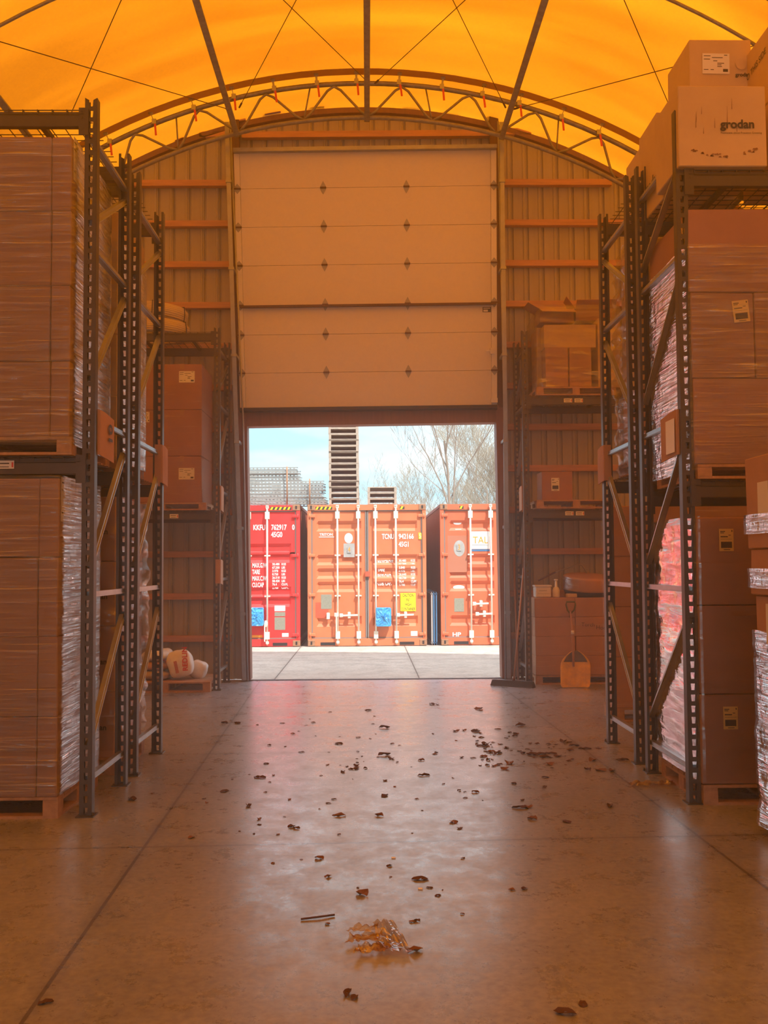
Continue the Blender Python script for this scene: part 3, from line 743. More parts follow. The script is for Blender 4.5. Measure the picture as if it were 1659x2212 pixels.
# left second rack
GR = (('+x', 'grodan', .25, .22, .13, 0, .02), ('front', 'grodan', .80, .30, .1, 0, .02))
GF = (('front', 'grodan', .80, .42, .062, 0, .02),)
GW = (('+x', 'grodan', .10, .35, .13, 0, .02),)
pallet(-3.2, 8.22, 0, label='wooden pallet on the floor under the left second rack')
for i in range(4):
    carton('pale printed carton, %s layer of the floor stack, left second rack' % W4[i], -3.2, -2.02, 8.22, 9.2, .14 + i * .52, .14 + (i + 1) * .52, 'card2' if i < 3 else 'card2', texts=GF, group='cartons in the left second rack')
wrap('sagging clear wrap round the floor stack in the left second rack', -3.2, -2.02, 8.22, 9.2, .2, 2.22, 'shroud', off=.02, amp=.03, bulge=.03)
pallet(-3.2, 8.14, 2.405, label='wooden pallet on the shelf of the left second rack', h=.12)
for i in range(4):
    carton('whitish printed carton, %s layer of the shelf stack, left second rack' % W4[i], -3.2, -1.995, 8.14, 9.12, 2.525 + i * .50, 2.525 + (i + 1) * .50, 'cardw', texts=GW, group='cartons in the left second rack')
wrap('stretch wrap round the shelf stack in the left second rack', -3.2, -1.995, 8.14, 9.12, 2.5, 4.3, 'film', off=.014, amp=.008)
# left far rack
zl = 2.40
pallet(-3.35, 13.62, zl, wx=1.2, dy=.98, h=.1, label='wooden pallet on the middle shelf of the left far rack', rz=0)
xr = ax(436, 13.66, 950); xl = ax(350, 13.66, 950)
hh = (az(786, 13.66, 400) - zl - .105)
for i in range(3):
    z0 = zl + .105 + i * hh / 3
    carton('brown carton, %s of three at right in the left far rack stack' % ['bottom', 'middle', 'top'][i], xl, xr, 13.66, 14.6, z0, z0 + hh / 3, 'card_red', labels=(('front', .62, (.62, .62, .72)[i], .21, .155, 'paper', 0, 1),) if i != 1 else (), group='cartons on the left far rack')
    carton('brown carton, %s of three at left in the left far rack stack' % ['bottom', 'middle', 'top'][i], xl - .6, xl, 13.66, 14.6, z0, z0 + hh / 3, 'card_red', labels=(('front', .66, .85, .07, .14, 'paper', 0, 1),) if i == 1 else (), group='cartons on the left far rack')
wrap('thin stretch wrap round the carton stack on the left far rack', xl - .6, xr, 13.66, 14.6, zl + .1, zl + .1 + hh * .85, 'filmfront', off=.012, amp=.006)
# coils
def coil(lab, c, r, h, tilt, seed):
    random.seed(seed); e = empty('tubing_coil', c); e.rotation_euler = (R(tilt[0]), R(tilt[1]), 0); tag(e, lab, 'hose', 'cream tubing coils on the left far rack')
    pts = []; turns = 7
    for ly in range(2):
        for i in range(turns * 36):
            a = 2 * math.pi * i / 36; z = .014 + (h - .028) * (i / (turns * 36)); rr = r - ly * .035 + .02 * math.sin(math.pi * z / h) + .008 * math.sin(a * 1.7 + i * .03)
            pts.append((rr * math.cos(a), rr * math.sin(a), z if ly == 0 else h - z))
    MB().tube(pts, .0155, 6).build('tubing', 'hose', e)
    for k in range(6):
        a = k * math.pi / 3 + .75; ca, sa = math.cos(a), math.sin(a)
        q = [((r + .035) * ca, (r + .035) * sa, 0.0), ((r + .045) * ca, (r + .045) * sa, h / 2), ((r + .03) * ca, (r + .03) * sa, h + .005), ((r - .06) * ca, (r - .06) * sa, h + .005)]
        MB().tube(q, .007, 5).build('tie', 'black', e)
    return e
zc = 4.80 + .02
coil('lower cream tubing coil lying on the left far rack top shelf', (ax(330, 14.1, 700), 14.12, zc), .47, .20, (0, 0), 3)
coil('upper cream tubing coil stacked slightly askew on the lower coil', (ax(326, 14.1, 660), 14.12, zc + .225), .47, .20, (0, 2.5), 4)
# floor pallet with bags
pb = gp(462, 1489)
pallet(pb.x - 1.2, 13.5, 0, wx=1.2, dy=1.0, h=.135, label='low wooden pallet on the floor carrying the bags')
def bag(lab, c, sx, sy, sz, rot, m, texts=(), seed=0):
    e = empty('plastic_bag', c); e.rotation_euler = rot; tag(e, lab, 'bag', 'bags on the left far floor pallet')
    def f(u, v):
        a = u * 2 * math.pi; t = (v - .5) * math.pi; ct = max(.0, math.cos(t)) ** .45
        n = 1 + .10 * noise.noise(Vector((math.cos(a) * 2 + seed, math.sin(a) * 2, v * 4)))
        ex = lambda q: math.copysign(abs(q) ** .6, q)
        return Vector((ex(math.cos(a)) * ct * sx * n, ex(math.sin(a)) * ct * sy * n, math.sin(t) * sz * (1 + .06 * noise.noise(Vector((a, v * 5, seed)))) + sz))
    b = MB(); b.grid(f, 28, 18, wrap=True); b.build('sack', m, e)
    if texts:
        b = MB()
        for s, size, x, z, mi, roll in texts: text(b, s, size, (x, -sy * 1.14, z), 'front', mi, .03, roll=roll)
        b.box(-sx * .35, -sx * .1, -sy * 1.12, -sy * 1.10, sz * .3, sz * 1.2, 1)
        b.build('bag_print', ['redink', 'patchd', 'green'], e)
    return e
pbz = .137
bag('white bag with red lettering leaning on the left far floor pallet', at(396, 1466, 13.75) * 1 - Vector((0, 0, at(396, 1466, 13.75).z - pbz - .04)), .17, .12, .18, (R(-8), R(-14), 0), 'redwrap', [('REDLIN', .095, .10, .05, 0, R(80))], 1)
bag('round crumpled end of the white bag, green edged, on the pallet right side', Vector((ax(420, 13.9, 1450), 13.98, pbz)), .12, .12, .12, (0, R(20), 0), 'redwrap', (), 5)
bag('white and red bag behind the upright, standing on the left far pallet', Vector((ax(362, 13.95, 1450), 14.0, pbz)), .12, .14, .20, (0, R(-8), 0), 'redwrap', [('R', .12, -.03, .22, 0, 0)], 2)
bag('dull flat bag at the bottom of the left far pallet pile', Vector((ax(330, 13.75, 1450), 13.85, pbz)), .22, .2, .06, (0, 0, 0), 'palletgrey', (), 3)
bag('tan flat bag, middle of the left far pallet pile', Vector((ax(328, 13.75, 1450), 13.88, pbz + .125)), .2, .18, .055, (0, R(3), .2), 'card2', (), 4)
bag('pale bag on top of the left far pallet pile', Vector((ax(332, 13.75, 1450), 13.88, pbz + .245)), .18, .16, .07, (0, R(-4), -.2), 'redwrap', (), 6)

# ------------------------------------------------------------------ loads: right front rack
xR = 2.285
pallet(2.29, 7.02, 0, label='wooden pallet on the floor under the right front rack stack', wx=1.05, dy=1.0, h=.135)
YF = (('front', .20, .74, .10, .155, 'ypaper', 0, 0),)
for i in range(3):
    z0 = .14 + i * .612
    carton('brown carton, %s layer of the floor stack, right front rack' % ['bottom', 'middle', 'top'][i], xR, xR + 1.02, 7.03, 8.02, z0, z0 + .61, 'card', labels=YF if i != 1 else (), tape=False, group='wrapped cartons in the right front rack')
wrap('mirror-like stretch wrap round the floor stack in the right front rack', xR, xR + 1.02, 7.03, 8.02, .16, 1.98, film('glossy_wrap', 1.5, 18, .05, bstr=.14, zs=14, fpow=1.9, lo=.6), off=.02, amp=.008)
pallet(2.30, 7.02, 2.24, label='wooden pallet on the shelf of the right front rack', wx=1.1, dy=1.0, h=.10)
zz = [2.345, 2.345 + .605, 2.345 + 1.215, 4.16]
carton('brown carton, bottom layer of the shelf stack, right front rack', xR, xR + 1.05, 7.05, 8.03, zz[0], zz[1], 'card_red', tape=False, labels=(('-x', .72, .5, .2, .35, 'paper', 0, 0),), group='wrapped cartons in the right front rack')
xs_ = ax(1631, 7.05, 720)
carton('labelled brown carton, middle layer of the shelf stack, right front rack', xR, xs_, 7.05, 8.03, zz[1], zz[2], 'card', tape=False, labels=(('front', .79, .78, .115, .155, 'ypaper', R(6), 0),), group='wrapped cartons in the right front rack')
carton('brown carton right of the vertical seam, middle layer, right front rack', xs_, xR + 1.05, 7.05, 8.03, zz[1], zz[2], 'card', tape=False, group='wrapped cartons in the right front rack')
carton('plain brown carton, top layer of the shelf stack, right front rack', xR - .01, xR + 1.05, 7.05, 8.03, zz[2], zz[3], 'card_red', tape=False, labels=(('-x', .88, .72, .14, .16, 'ypaper', 0, 0),), group='wrapped cartons in the right front rack')
wrap('stretch wrap round the shelf stack in the right front rack', xR, xR + 1.05, 7.05, 8.03, 2.3, 3.9, 'film', off=.016, amp=.009)
zt = 4.445
def G(face, u, v, s): return (face, 'grodan', u, v, s, 0, .03)
sc_ = carton('stained white printed carton at the front of the right rack top shelf', ax(1466, 7.0, 300) , ax(1657, 7.0, 300), 7.0, 7.58, zt, zt + .585, 'cardw', tape=False, texts=(G('front', .475, .47, .086), ('front', 'Passionate about Precision Growing', .475, .40, .020, 0, .0)), labels=())
b = MB(); rs = random.Random(4)
for i in range(26):
    u = -.24 + .5 * rs.random(); v = .10 - .03 * math.cos(u * 9) + rs.uniform(-.012, .012); L_ = rs.uniform(.008, .03)
    b.poly([(u, -.2915, v), (u + L_, -.2915, v + rs.uniform(-.006, .006)), (u + L_ * .8, -.2915, v + .010), (u + L_ * .2, -.2915, v + .009)], (0, .002, 0))
for i in range(9):
    u = rs.uniform(-.2, .1); v = rs.uniform(.22, .45); b.poly([(u, -.2912, v), (u + .004, -.2912, v), (u + .003, -.2912, v + rs.uniform(.04, .12))], (0, .002, 0))
b.build('scuff_marks', mat('brown_stain', (.30, .15, .06), .8), sc_)
cb2 = carton('white carton with shipping label, stacked at the back of the right top shelf', ax(1489, 7.64, 120), ax(1624, 7.64, 120), 7.64, 8.22, zt + .585, az(84, 7.64, 1550) , 'cardw', tape=False, labels=(('front', .42, .71, .21, .16, 'paper', R(-1), 1),), texts=(G('front', .73, .56, .042), G('-x', .2, .30, .12), ('front', 'GRODAN AO PLUG', .20, .775, .023, 0, .02)))
b = MB(); b.lathe([(.046, 0), (.046, .0012)], (0, 0, 0), 24); o = b.build('round_sticker', 'cardw', cb2); hx_ = (ax(1624, 7.64, 120) - ax(1489, 7.64, 120)) / 2; o.location = (hx_ * .65, -.29 - .004, .47); o.rotation_euler = (R(90), 0, 0); o.scale = (.9, .9, 1)
carton('white printed carton under the labelled one on the right top shelf', 2.275, 2.87, 7.64, 8.22, zt, zt + .585, 'cardw', tape=False, texts=(G('-x', .18, .30, .14),))
carton('pale carton at the far right edge of the right top shelf', 2.955, 3.55, 7.2, 7.8, zt + .585, 5.58, 'cardw', tape=False, texts=(('-x', 'grodan', .15, .2, .12, 0, .02), ('-x', 'TO THIS SIDE', .2, .6, .07, .1, 0)))
carton('pale carton under the far right edge carton, right top shelf', 2.955, 3.55, 7.2, 7.8, zt, zt + .58, 'cardw', tape=False)
# right second rack
carton('white carton on the very top of the right second rack, front position', 2.47, 3.1, 8.42, 8.98, 4.885, 5.48, 'cardw', tape=False)
carton('white carton on the very top of the right second rack, back position', 2.50, 3.1, 9.0, 9.55, 4.885, 5.44, 'cardw', tape=False)
pallet(2.36, 8.48, 2.445, label='wooden pallet on the shelf of the right second rack', wx=1.1, dy=1.0, h=.12)
for i in range(3):
    carton('pale carton, %s layer inside the hazy shroud, right second rack' % ['bottom', 'middle', 'top'][i], 2.40, 3.4, 8.52, 9.44, 2.57 + i * .62, 2.57 + (i + 1) * .62, 'cardw' if i else 'card2', tape=False, group='shrouded cartons in the right second rack')
wrap('loose hazy plastic shroud over the stack in the right second rack', 2.38, 3.42, 8.5, 9.46, 2.46, 4.60, 'shroud', off=.02, amp=.05, bulge=.02, top=True, name='plastic_shroud')
# stack behind the second rack
p0 = gp(1345, 1559); xD = ax(1326, p0.y, 1400)
pallet(xD, p0.y, 0, label='wooden pallet on the floor behind the right second rack', wx=1.2, dy=.5)
for i in range(4):
    for j in range(2):
        carton('pale brown carton, %s layer, %s column of the stack behind the right second rack' % (W4[i], ['left', 'right'][j]), xD + j * .75, xD + .75 + j * .75, p0.y, p0.y + .42, .14 + i * .53, .14 + (i + 1) * .53, 'card2', tape=False, group='cartons behind the right second rack')
wrap('stretch wrap round the pale stack behind the right second rack', xD, xD + 1.5, p0.y, p0.y + .42, .14, 2.26, 'filmfront', off=.012, amp=.005)
pallet(xD + 1.22, p0.y, 0, label='second wooden pallet on the floor behind the right second rack, further right', wx=1.2, dy=.5)
# front right leaning stack
e = None
RZ = R(0)
xq = 2.455
def lean(z): return -.045 * z
lz = [(.13, .62), (.62, 1.12), (1.12, 1.46), (1.46, 1.74), (1.74, 2.30)]
ln = ['bottom', 'second', 'third', 'fourth', 'topmost']
pallet(xq, 5.28, 0, label='wooden pallet under the leaning stack at the right photo edge', wx=1.05, dy=1.02, h=.13)
for i, (a, c) in enumerate(lz):
    x0 = xq + lean((a + c) / 2)
    carton('brown carton, %s of the leaning wrapped stack at the right photo edge' % ln[i], x0, x0 + 1.0, 5.3, 6.30, a, c, 'card2', labels=(('-x', .27, .5, .16, .24, 'paper', 0, 2),) if i in (2, 4) else (), tape=False, group='leaning stack at the right photo edge', jit=.01)
wrap('crinkled shiny wrap round the lower half of the leaning right edge stack', xq - .04, xq + 1.0, 5.3, 6.31, .05, 1.24, 'film', off=.016, amp=.014)
wrap('band of shiny wrap below the topmost carton of the leaning right edge stack', xq - .085, xq + .94, 5.3, 6.3, 1.83, 1.95, 'film', off=.02, amp=.006, nv=12, name='wrap_band')
wrap('band of striped film round the fourth carton of the leaning right edge stack', xq - .07, xq + .95, 5.3, 6.3, 1.50, 1.62, 'film', off=.02, amp=.006, nv=12, name='wrap_band')

# ------------------------------------------------------------------ right far rack
zp = 3.97
pallet(2.34, 13.88, zp, wx=1.1, dy=.86, h=.115, label='dark wooden pallet on the upper shelf of the right far rack')
xa, xm, xc = ax(1178, 13.9, 790), ax(1228, 13.9, 790), ax(1278, 13.9, 790)
zb = zp + .118; ztp = az(750, 13.9, 1220)
carton('brown carton, left of the pair in front on the right far upper shelf', xa, xm, 13.9, 14.2, zb, ztp, 'card2', tape=False)
carton('brown carton, right of the pair in front on the right far upper shelf', xm + .012, xc, 13.9, 14.2, zb, ztp, 'card2', tape=False)
x1_ = ax(1158, 14.3, 790)
zt2 = az(703, 14.25, 1220)
carton('yellowish carton at left behind the brown pair, right far upper shelf', x1_, x1_ + .42, 14.24, 14.7, zb, zt2 - .03, 'cardw', tape=False)
carton('yellowish marked carton in the middle behind the brown pair, right far shelf', x1_ + .43, x1_ + .78, 14.24, 14.7, zb, zt2, 'cardw', tape=False, texts=(('front', 'FRAGL', .05, .86, .06, R(8), 0), ('front', 'plts 2015', .45, .74, .05, R(-4), 0)))
carton('yellowish carton at right on the right far upper shelf load', x1_ + .80, x1_ + 1.12, 13.95, 14.7, zb, zt2 + .03, 'cardw', tape=False)
carton('flattish yellowish carton lying across the brown pair, right far shelf', x1_ + .05, x1_ + .78, 13.93, 14.22, ztp + .004, zt2 - .06, 'cardw', tape=False)
def open_box(lab, x0, x1, y0, y1, z, h, fl, rz=0):
    c = Vector(((x0 + x1) / 2, (y0 + y1) / 2, z)); hx, hy = (x1 - x0) / 2, (y1 - y0) / 2; t = .005
    b = MB(); b.box(-hx, hx, -hy, -hy + t, 0, h); b.box(-hx, hx, hy - t, hy, 0, h); b.box(-hx, -hx + t, -hy, hy, 0, h); b.box(hx - t, hx, -hy, hy, 0, h); b.box(-hx, hx, -hy, hy, 0, t)
    o = b.build('open_carton', 'card_red', loc=c); o.rotation_euler = (0, 0, rz); tag(o, lab, 'box')
    for k, (ang, sgn) in enumerate(fl):
        b = MB()
        if k < 2: b.box(-hx, hx, 0, t, 0, hy); 
        else: b.box(0, t, -hy, hy, 0, hx * .8)
        f = b.build('flap', 'card2', o)
        f.location = ((0, -hy, h), (0, hy - t, h), (-hx, 0, h), (hx - t, 0, h))[k]
        f.rotation_euler = ((R(ang), 0, 0), (R(ang), 0, 0), (0, R(ang), 0), (0, R(ang), 0))[k]
    return o
open_box('empty open carton with drooping flaps, left on top of the right far load', x1_ + .02, x1_ + .50, 14.1, 14.45, zt2 + .004, .19, ((115, 1), (-30, 1), (-60, 1), (35, 1)), R(3))
open_box('empty open carton with raised flaps, right on top of the right far load', x1_ + .55, x1_ + 1.10, 14.1, 14.45, zt2 + .035, .17, ((60, 1), (-15, 1), (-35, 1), (20, 1)), R(-4))
wrap('clear wrinkled film tented over the load on the right far upper shelf', x1_ - .04, x1_ + 1.14, 13.92, 14.72, zp + .02, zt2 + .22, 'shroud', off=.015, amp=.02, top=True, name='plastic_shroud')
# middle shelf
pallet(2.32, 13.88, 2.41, wx=1.1, dy=.86, h=.115, label='dark wooden pallet on the middle shelf of the right far rack')
carton('single brown carton with a white label on the right far middle shelf', ax(1170, 14.0, 1050), ax(1237, 14.0, 1050), 14.0, 14.4, 2.528, az(1018, 14.0, 1200), 'card_red', tape=False, labels=(('front', .44, .55, .11, .18, 'paper', 0, 0),))
# floor load
yb = 14.02
pallet(ax(1156, yb, 1400), yb, 0, wx=1.2, dy=.7, h=.12, label='wooden pallet on the floor of the right far rack')
xb0 = ax(1156, yb, 1400); zt3 = az(1291, yb, 1220)
for i in range(4):
    z0 = .125 + i * (zt3 - .125) / 4
    for j in range(2):
        carton('brown carton, %s layer, %s half of the floor stack by the shovel' % (W4[i], ['left', 'right'][j]), xb0 + j * .56, xb0 + .56 + j * .56, yb, yb + .68, z0, z0 + (zt3 - .125) / 4, 'card2', tape=False, texts=(('front', 'Torch', .14, .52, .075, R(-2), -.005), ('front', 'Hooks', .50, .36, .08, R(-3), -.005)) if (i, j) == (2, 1) else (), group='cartons of the floor stack by the shovel')
wrap('stretch wrap round the floor stack behind the shovel', xb0, xb0 + 1.12, yb, yb + .68, .1, zt3, 'filmfront', off=.012, amp=.006)
# bucket, bottle, drum
q = at(1172, 1288, 14.25); 
e = empty('square_bucket', (q.x, 14.28, zt3 + .001)); tag(e, 'white lidded plastic tub at the left end of the floor stack top', 'bucket')
MB().box(-.11, .11, -.1, .1, 0, .145, bev=.012).build('tub', 'plasticw', e); MB().box(-.12, .12, -.11, .11, .145, .17, bev=.006).build('lid', 'plasticw', e)
b = MB(); b.box(-.08, .09, -.1025, -.101, .05, .052, 0); b.box(-.06, .05, -.1025, -.101, .09, .094, 0); b.build('tub_print', 'ink', e)
q = at(1200, 1290, 14.25)
e = empty('white_bottle', (q.x, 14.2, zt3 + .001)); tag(e, 'white long-necked plastic bottle beside the tub', 'bottle')
MB().lathe([(.046, 0), (.05, .01), (.05, .10), (.035, .135), (.018, .145), (.016, .23)], (0, 0, 0)).build('body', 'plasticw', e)
MB().lathe([(.024, .23), (.027, .236), (.027, .25), (.012, .252)], (0, 0, 0)).build('spout', 'plasticw', e)
xd = ax(1268, 14.3, 1260); zd0 = zt3 + .06
e = empty('wrapped_disc', (xd, 14.34, zt3)); tag(e, 'tilted round disc with cardboard rim and clear film on the floor stack', 'spool')
b = MB(); b.lathe([(.30, 0), (.34, .01), (.345, .03), (.345, .17), (.335, .19), (.30, .2)], (0, 0, .1), 28); o = b.build('rim', 'card2', e); o.rotation_euler = (R(8), R(2), 0)
b = MB(); b.lathe([(.22, 0), (.30, .02), (.33, .098)], (0, 0, .0), 14); o = b.build('underside', 'black', e); o.rotation_euler = (R(6), R(2), 0)
b = MB(); b.grid(lambda u, v: Vector((.352 * math.cos(math.pi * (.95 + u * .38)), .352 * math.sin(math.pi * (.95 + u * .38)), .11 + .18 * v)), 14, 4); o = b.build('clear_film', M['film'], e); o.rotation_euler = (R(8), R(2), 0)
carton('small low carton half hidden under the tilted disc', ax(1222, 14.15, 1280), ax(1244, 14.15, 1280), 14.05, 14.2, zt3 + .001, zt3 + .055, 'cardw', tape=False)
e = empty('bent_rod'); pts = [at(x, y, 14.55) for x, y in ((1165, 1253), (1200, 1236), (1232, 1225), (1248, 1219), (1257, 1221), (1263, 1229), (1268, 1241))]
e.location = pts[0]; tag(e, 'thin bent metal rod arching over the tilted disc', 'rod')
MB().tube([p - pts[0] for p in pts], .011, 7).build('rod', 'brace', e)
MB().tube([pts[0] + (pts[0] - pts[1]).normalized() * .02 - pts[0], pts[1] - pts[0]], .0125, 7).build('dark_tip', 'post', e)

# shovel
sb = gp(1243, 1486); Ys = sb.y
e = empty('grain_shovel', sb); tag(e, 'worn yellow scoop shovel with green handle leaning on the floor stack', 'shovel')
top = at(1233, 1298, yb - .05) - sb
def bl(u, v):
    px = 1243 + (u - .5) * 2 * (33 if v < .55 else 33 * (1 - ((v - .55) / .45) ** 2.2 * .82)) * (1 - .03 * (1 - v))
    if v < .08: px = 1243 + (px - 1243) * (.86 + 1.75 * v)
    py = 1487 - v * 82
    Y = Ys - .02 + .07 * v + .035 * (1 - (2 * u - 1) ** 2) + .006 * math.cos((u - .5) * 22) * max(0, 1 - v)
    p = at(px, py, Y) - sb; p.z = max(p.z, .004); return p
b = MB(); b.grid(bl, 25, 22); o = b.build('blade', M['yellow'], e); md = o.modifiers.new('t', 'SOLIDIFY'); md.thickness = .006
b = MB(); b.grid(lambda u, v: bl(.08 + u * .84, .70 + v * .3) + Vector((0, -.007, 0)), 12, 6); o = b.build('worn_shoulder', 'shovelgrey', e); md = o.modifiers.new('t', 'SOLIDIFY'); md.thickness = .004
b = MB(); b.tube([at(1239, 1440, Ys + .0) - sb, at(1238, 1405, Ys + .05) - sb, at(1236, 1360, Ys + .09) - sb, at(1232, 1322, yb - .06) - sb], [.014, .017, .014, .013], 8); b.build('shaft', 'stick', e)
b = MB(); gx = [at(x, y, yb - .06) - sb for x, y in ((1232, 1326), (1226, 1318), (1223, 1306), (1224, 1300), (1242, 1300), (1243, 1307), (1240, 1318), (1232, 1326))]
b.tube(gx, .012, 7); b.tube([gx[0], gx[0] + Vector((0, 0, -.05))], .016, 7); b.build('grip', 'green', e)
b = MB(); b.tube([at(1237, 1370, Ys + .075) - sb, at(1237, 1362, Ys + .08) - sb], .021, 8); b.build('tape_band', 'paper', e)

# push broom
bl_, br_ = gp(1064, 1480), gp(1153, 1486)
e = empty('push_broom', bl_); tag(e, 'wide black push broom resting on the floor by the right far rack', 'broom')
d = br_ - bl_; n = Vector((-d.y, d.x, 0)).normalized()
b = MB(); P = lambda a, o_, z: d * a + n * o_ + Vector((0, 0, z))
b.hexa([P(0, -.04, .045), P(1, -.04, .045), P(1, .04, .045), P(0, .04, .045), P(.02, -.03, .08), P(.98, -.03, .08), P(.98, .03, .08), P(.02, .03, .08)]); b.build('block', 'black', e)
b = MB(); b.hexa([P(-.01, -.055, 0), P(1.01, -.055, 0), P(1.01, .05, 0), P(-.01, .05, 0), P(0, -.038, .046), P(1, -.038, .046), P(1, .038, .046), P(0, .038, .046)]); b.build('bristles', 'black', e)
m_ = d * .52 + Vector((0, 0, .08)); b = MB(); b.tube([m_ - Vector((0, .0, .01)), at(1131, 1227, 14.0) - bl_], .012, 8); b.build('handle', 'stick', e)
b = MB(); b.tube([m_ - Vector((0, 0, .01)), m_ + Vector((.008, .02, .05))], .02, 8); b.build('ferrule', 'post', e)
sp = gp(1119, 1469); b = MB(); b.tube([(0, 0, 0), at(1110, 1200, 14.80) - sp], .016, 6); o = b.build('wood_pole', 'stick', loc=sp); tag(o, 'plain wooden pole leaning upright behind the push broom handle', 'pole')

# ------------------------------------------------------------------ containers
CYF = 20.95
def cpx(px, py, Y=CYF): p = at(px, py, Y); return p
def container(lab, xl, paint, sidem, grooves, bars, doors_at, feats, lettering, handles, blue=None):
    W, H, L = 2.438, 2.896, 12.19
    e = empty('shipping_container', (xl, CYF, 0)); tag(e, lab, 'shipping container')
    z0 = -.012
    b = MB()
    for x in (0, W - .075): b.box(x, x + .075, .0, .12, .12, H - .11)
    b.box(.07, W - .07, .0, .1, H - .12, H - .005); b.box(.07, W - .07, .0, .1, 0, .15)
    b.build('end_frame', paint, e)
    b = MB()
    for x in (0, W - .15):
        for z in (0, H - .118):
            b.box(x, x + .15, -.012, .16, z, z + .118, bev=.006); c = (x + .075, -.0135, z + .06)
            b.box(c[0] - .018, c[0] + .018, -.0145, -.0115, c[2] - .034, c[2] + .034, 1)
    b.build('corner_casting', ['rust', 'black'], e)
    b = MB(); b.box(.28 - .02, .56, -.0025, .004, .01, .075); b.box(W - .56, W - .26, -.0025, .004, .01, .075); b.build('fork_pocket', 'black', e)
    b = MB(); prof = []
    y = .12; k = 0
    while y < L - .1:
        prof += [(y, 0), (y + .07, 0), (y + .138, .036), (y + .208, .036)]; y += .276
    for s, xx in ((1, 0.01), (-1, W - .01)):
        pv = [(xx + s * q[1], q[0]) for q in prof]
        vv = [(b.bm.verts.new((p[0], p[1], .12)), b.bm.verts.new((p[0], p[1], H - .05))) for p in pv]
        for A, B in zip(vv, vv[1:]): b.bm.faces.new((A[0], B[0], B[1], A[1]))
    b.box(0, .06, .1, L, H - .06, H); b.box(W - .06, W, .1, L, H - .06, H); b.box(0, .05, .1, L, .02, .16); b.box(W - .05, W, .1, L, .02, .16)
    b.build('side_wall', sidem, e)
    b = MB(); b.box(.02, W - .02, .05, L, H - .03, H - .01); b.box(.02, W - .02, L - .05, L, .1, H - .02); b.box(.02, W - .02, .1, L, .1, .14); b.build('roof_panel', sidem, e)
    # doors
    for di in range(2):
        dx0, dx1 = (.08, W / 2 - .012) if di == 0 else (W / 2 + .012, W - .08)
        b = MB(); zb, zt = .165, H - .14
        def gprof():
            pts = [(zb, 0), (zb + .10, 0)]
            for g in sorted(grooves): pts += [(g - .115, 0), (g - .055, .042), (g + .045, .042), (g + .10, 0)]
            pts += [(zt - .1, 0), (zt, 0)]; return pts
        pr = gprof(); bx0, bx1 = dx0 + .10, dx1 - .10; K = .04
        cols = [(dx0, 0), (bx0, 0), (bx0 + K, 1), (bx1 - K, 1), (bx1, 0), (dx1, 0)]
        vv = [[b.bm.verts.new((cx, .035 + dep * f, z)) for z, dep in pr] for cx, f in cols]
        for A, B in zip(vv, vv[1:]):
            for j in range(len(pr) - 1): b.bm.faces.new((A[j], B[j], B[j + 1], A[j + 1]))
        b.box(dx0, dx1, .09, .10, zb, zt)
        dr_ = b.build('cargo_door', paint, e)
        b = MB()
        for (x0, x1, z0_, z1_) in ((dx0 - .006, dx0 + .022, zb, zt), (dx1 - .022, dx1 + .006, zb, zt), (dx0, dx1, zt - .004, zt + .026), (dx0, dx1, zb - .018, zb + .006)): b.box(x0, x1, .022, .04, z0_, z1_)
        b.build('gasket', 'gasket', dr_)
        for z in (.23, 1.04, 1.85, 2.66):
            b = MB(); xo = .0 if di == 0 else W; s = 1 if di == 0 else -1
            xa_, xb_ = sorted((xo + s * .01, xo + s * .16)); b.box(xa_, xb_, -.006, .035, z - .03, z + .03, bev=.008); b.tube([(xo + s * .045, -.002, z - .05), (xo + s * .045, -.002, z + .05)], .017, 8)
            b.build('hinge', paint, dr_)
        for bx in bars[di]:
            b = MB(); b.tube([(bx, -.035, .03), (bx, -.035, H - .04)], .018, 10); br = b.build('lock_bar', 'bar', dr_)
            b = MB()
            for z, hh_, ww in ((.08, .05, .03), (.22, .15, .045), (H - .22, .15, .045), (H - .06, .04, .03), (1.04 - .02, .03, .06), (1.85, .03, .06)):
                b.box(bx - ww, bx + ww, -.055 if ww < .05 else -.03, .03, z - hh_ / 2, z + hh_ / 2, bev=.004)
            for z in (.05, H - .045): b.lathe([(.03, 0), (.034, .012), (.03, .03)], (bx, -.035, z), 10)
            b.build('bar_bracket', 'bar', br)
        for (hx0, hx1, hz, dd) in handles:
            if dd != di: continue
            b = MB(); b.bar((hx0, -.06, hz), (hx1, -.06, hz + .01), .02, .035); b.box((hx0 + hx1) / 2 - .03, (hx0 + hx1) / 2 + .03, -.06, .03, hz - .06, hz + .07, bev=.01)
            b.box(min(hx0, hx1) - .02, min(hx0, hx1) + .05, -.065, -.01, hz - .035, hz + .04, bev=.006); b.build('door_handle', 'bar', dr_)
        def face_y(z):
            for (za, da), (zb_, db) in zip(pr, pr[1:]):
                if za <= z <= zb_: return .035 + (da + (db - da) * (z - za) / max(1e-6, zb_ - za))
            return .035
        ls = [l for l in lettering if l[4] == di]
        if ls:
            b = MB()
            for (s, x, z, size, _, sx) in ls:
                text(b, s, size, (x, face_y(z + size * .35) - .006, z), 'front', 0, .03, sx=sx)
            b.build('painted_lettering', 'white', dr_)
        for (x0, x1, z0_, z1_, m__, kind, dd) in feats:
            if dd != di: continue
            fy = face_y((z0_ + z1_) / 2) - .004
            b = MB()
            if kind == 'ell': b.poly([((x0 + x1) / 2 + (x1 - x0) / 2 * math.cos(a) , fy, (z0_ + z1_) / 2 + (z1_ - z0_) / 2 * math.sin(a)) for a in [2 * math.pi * k / 24 for k in range(24)]], (0, .003, 0))
            else: b.box(x0, x1, fy - (.001 if kind != 'patch' else -.002), fy + .0035, z0_, z1_)
            b.build('placard' if kind != 'patch' else 'paint_patch', m__, dr_)
    return e
SC = 104.9
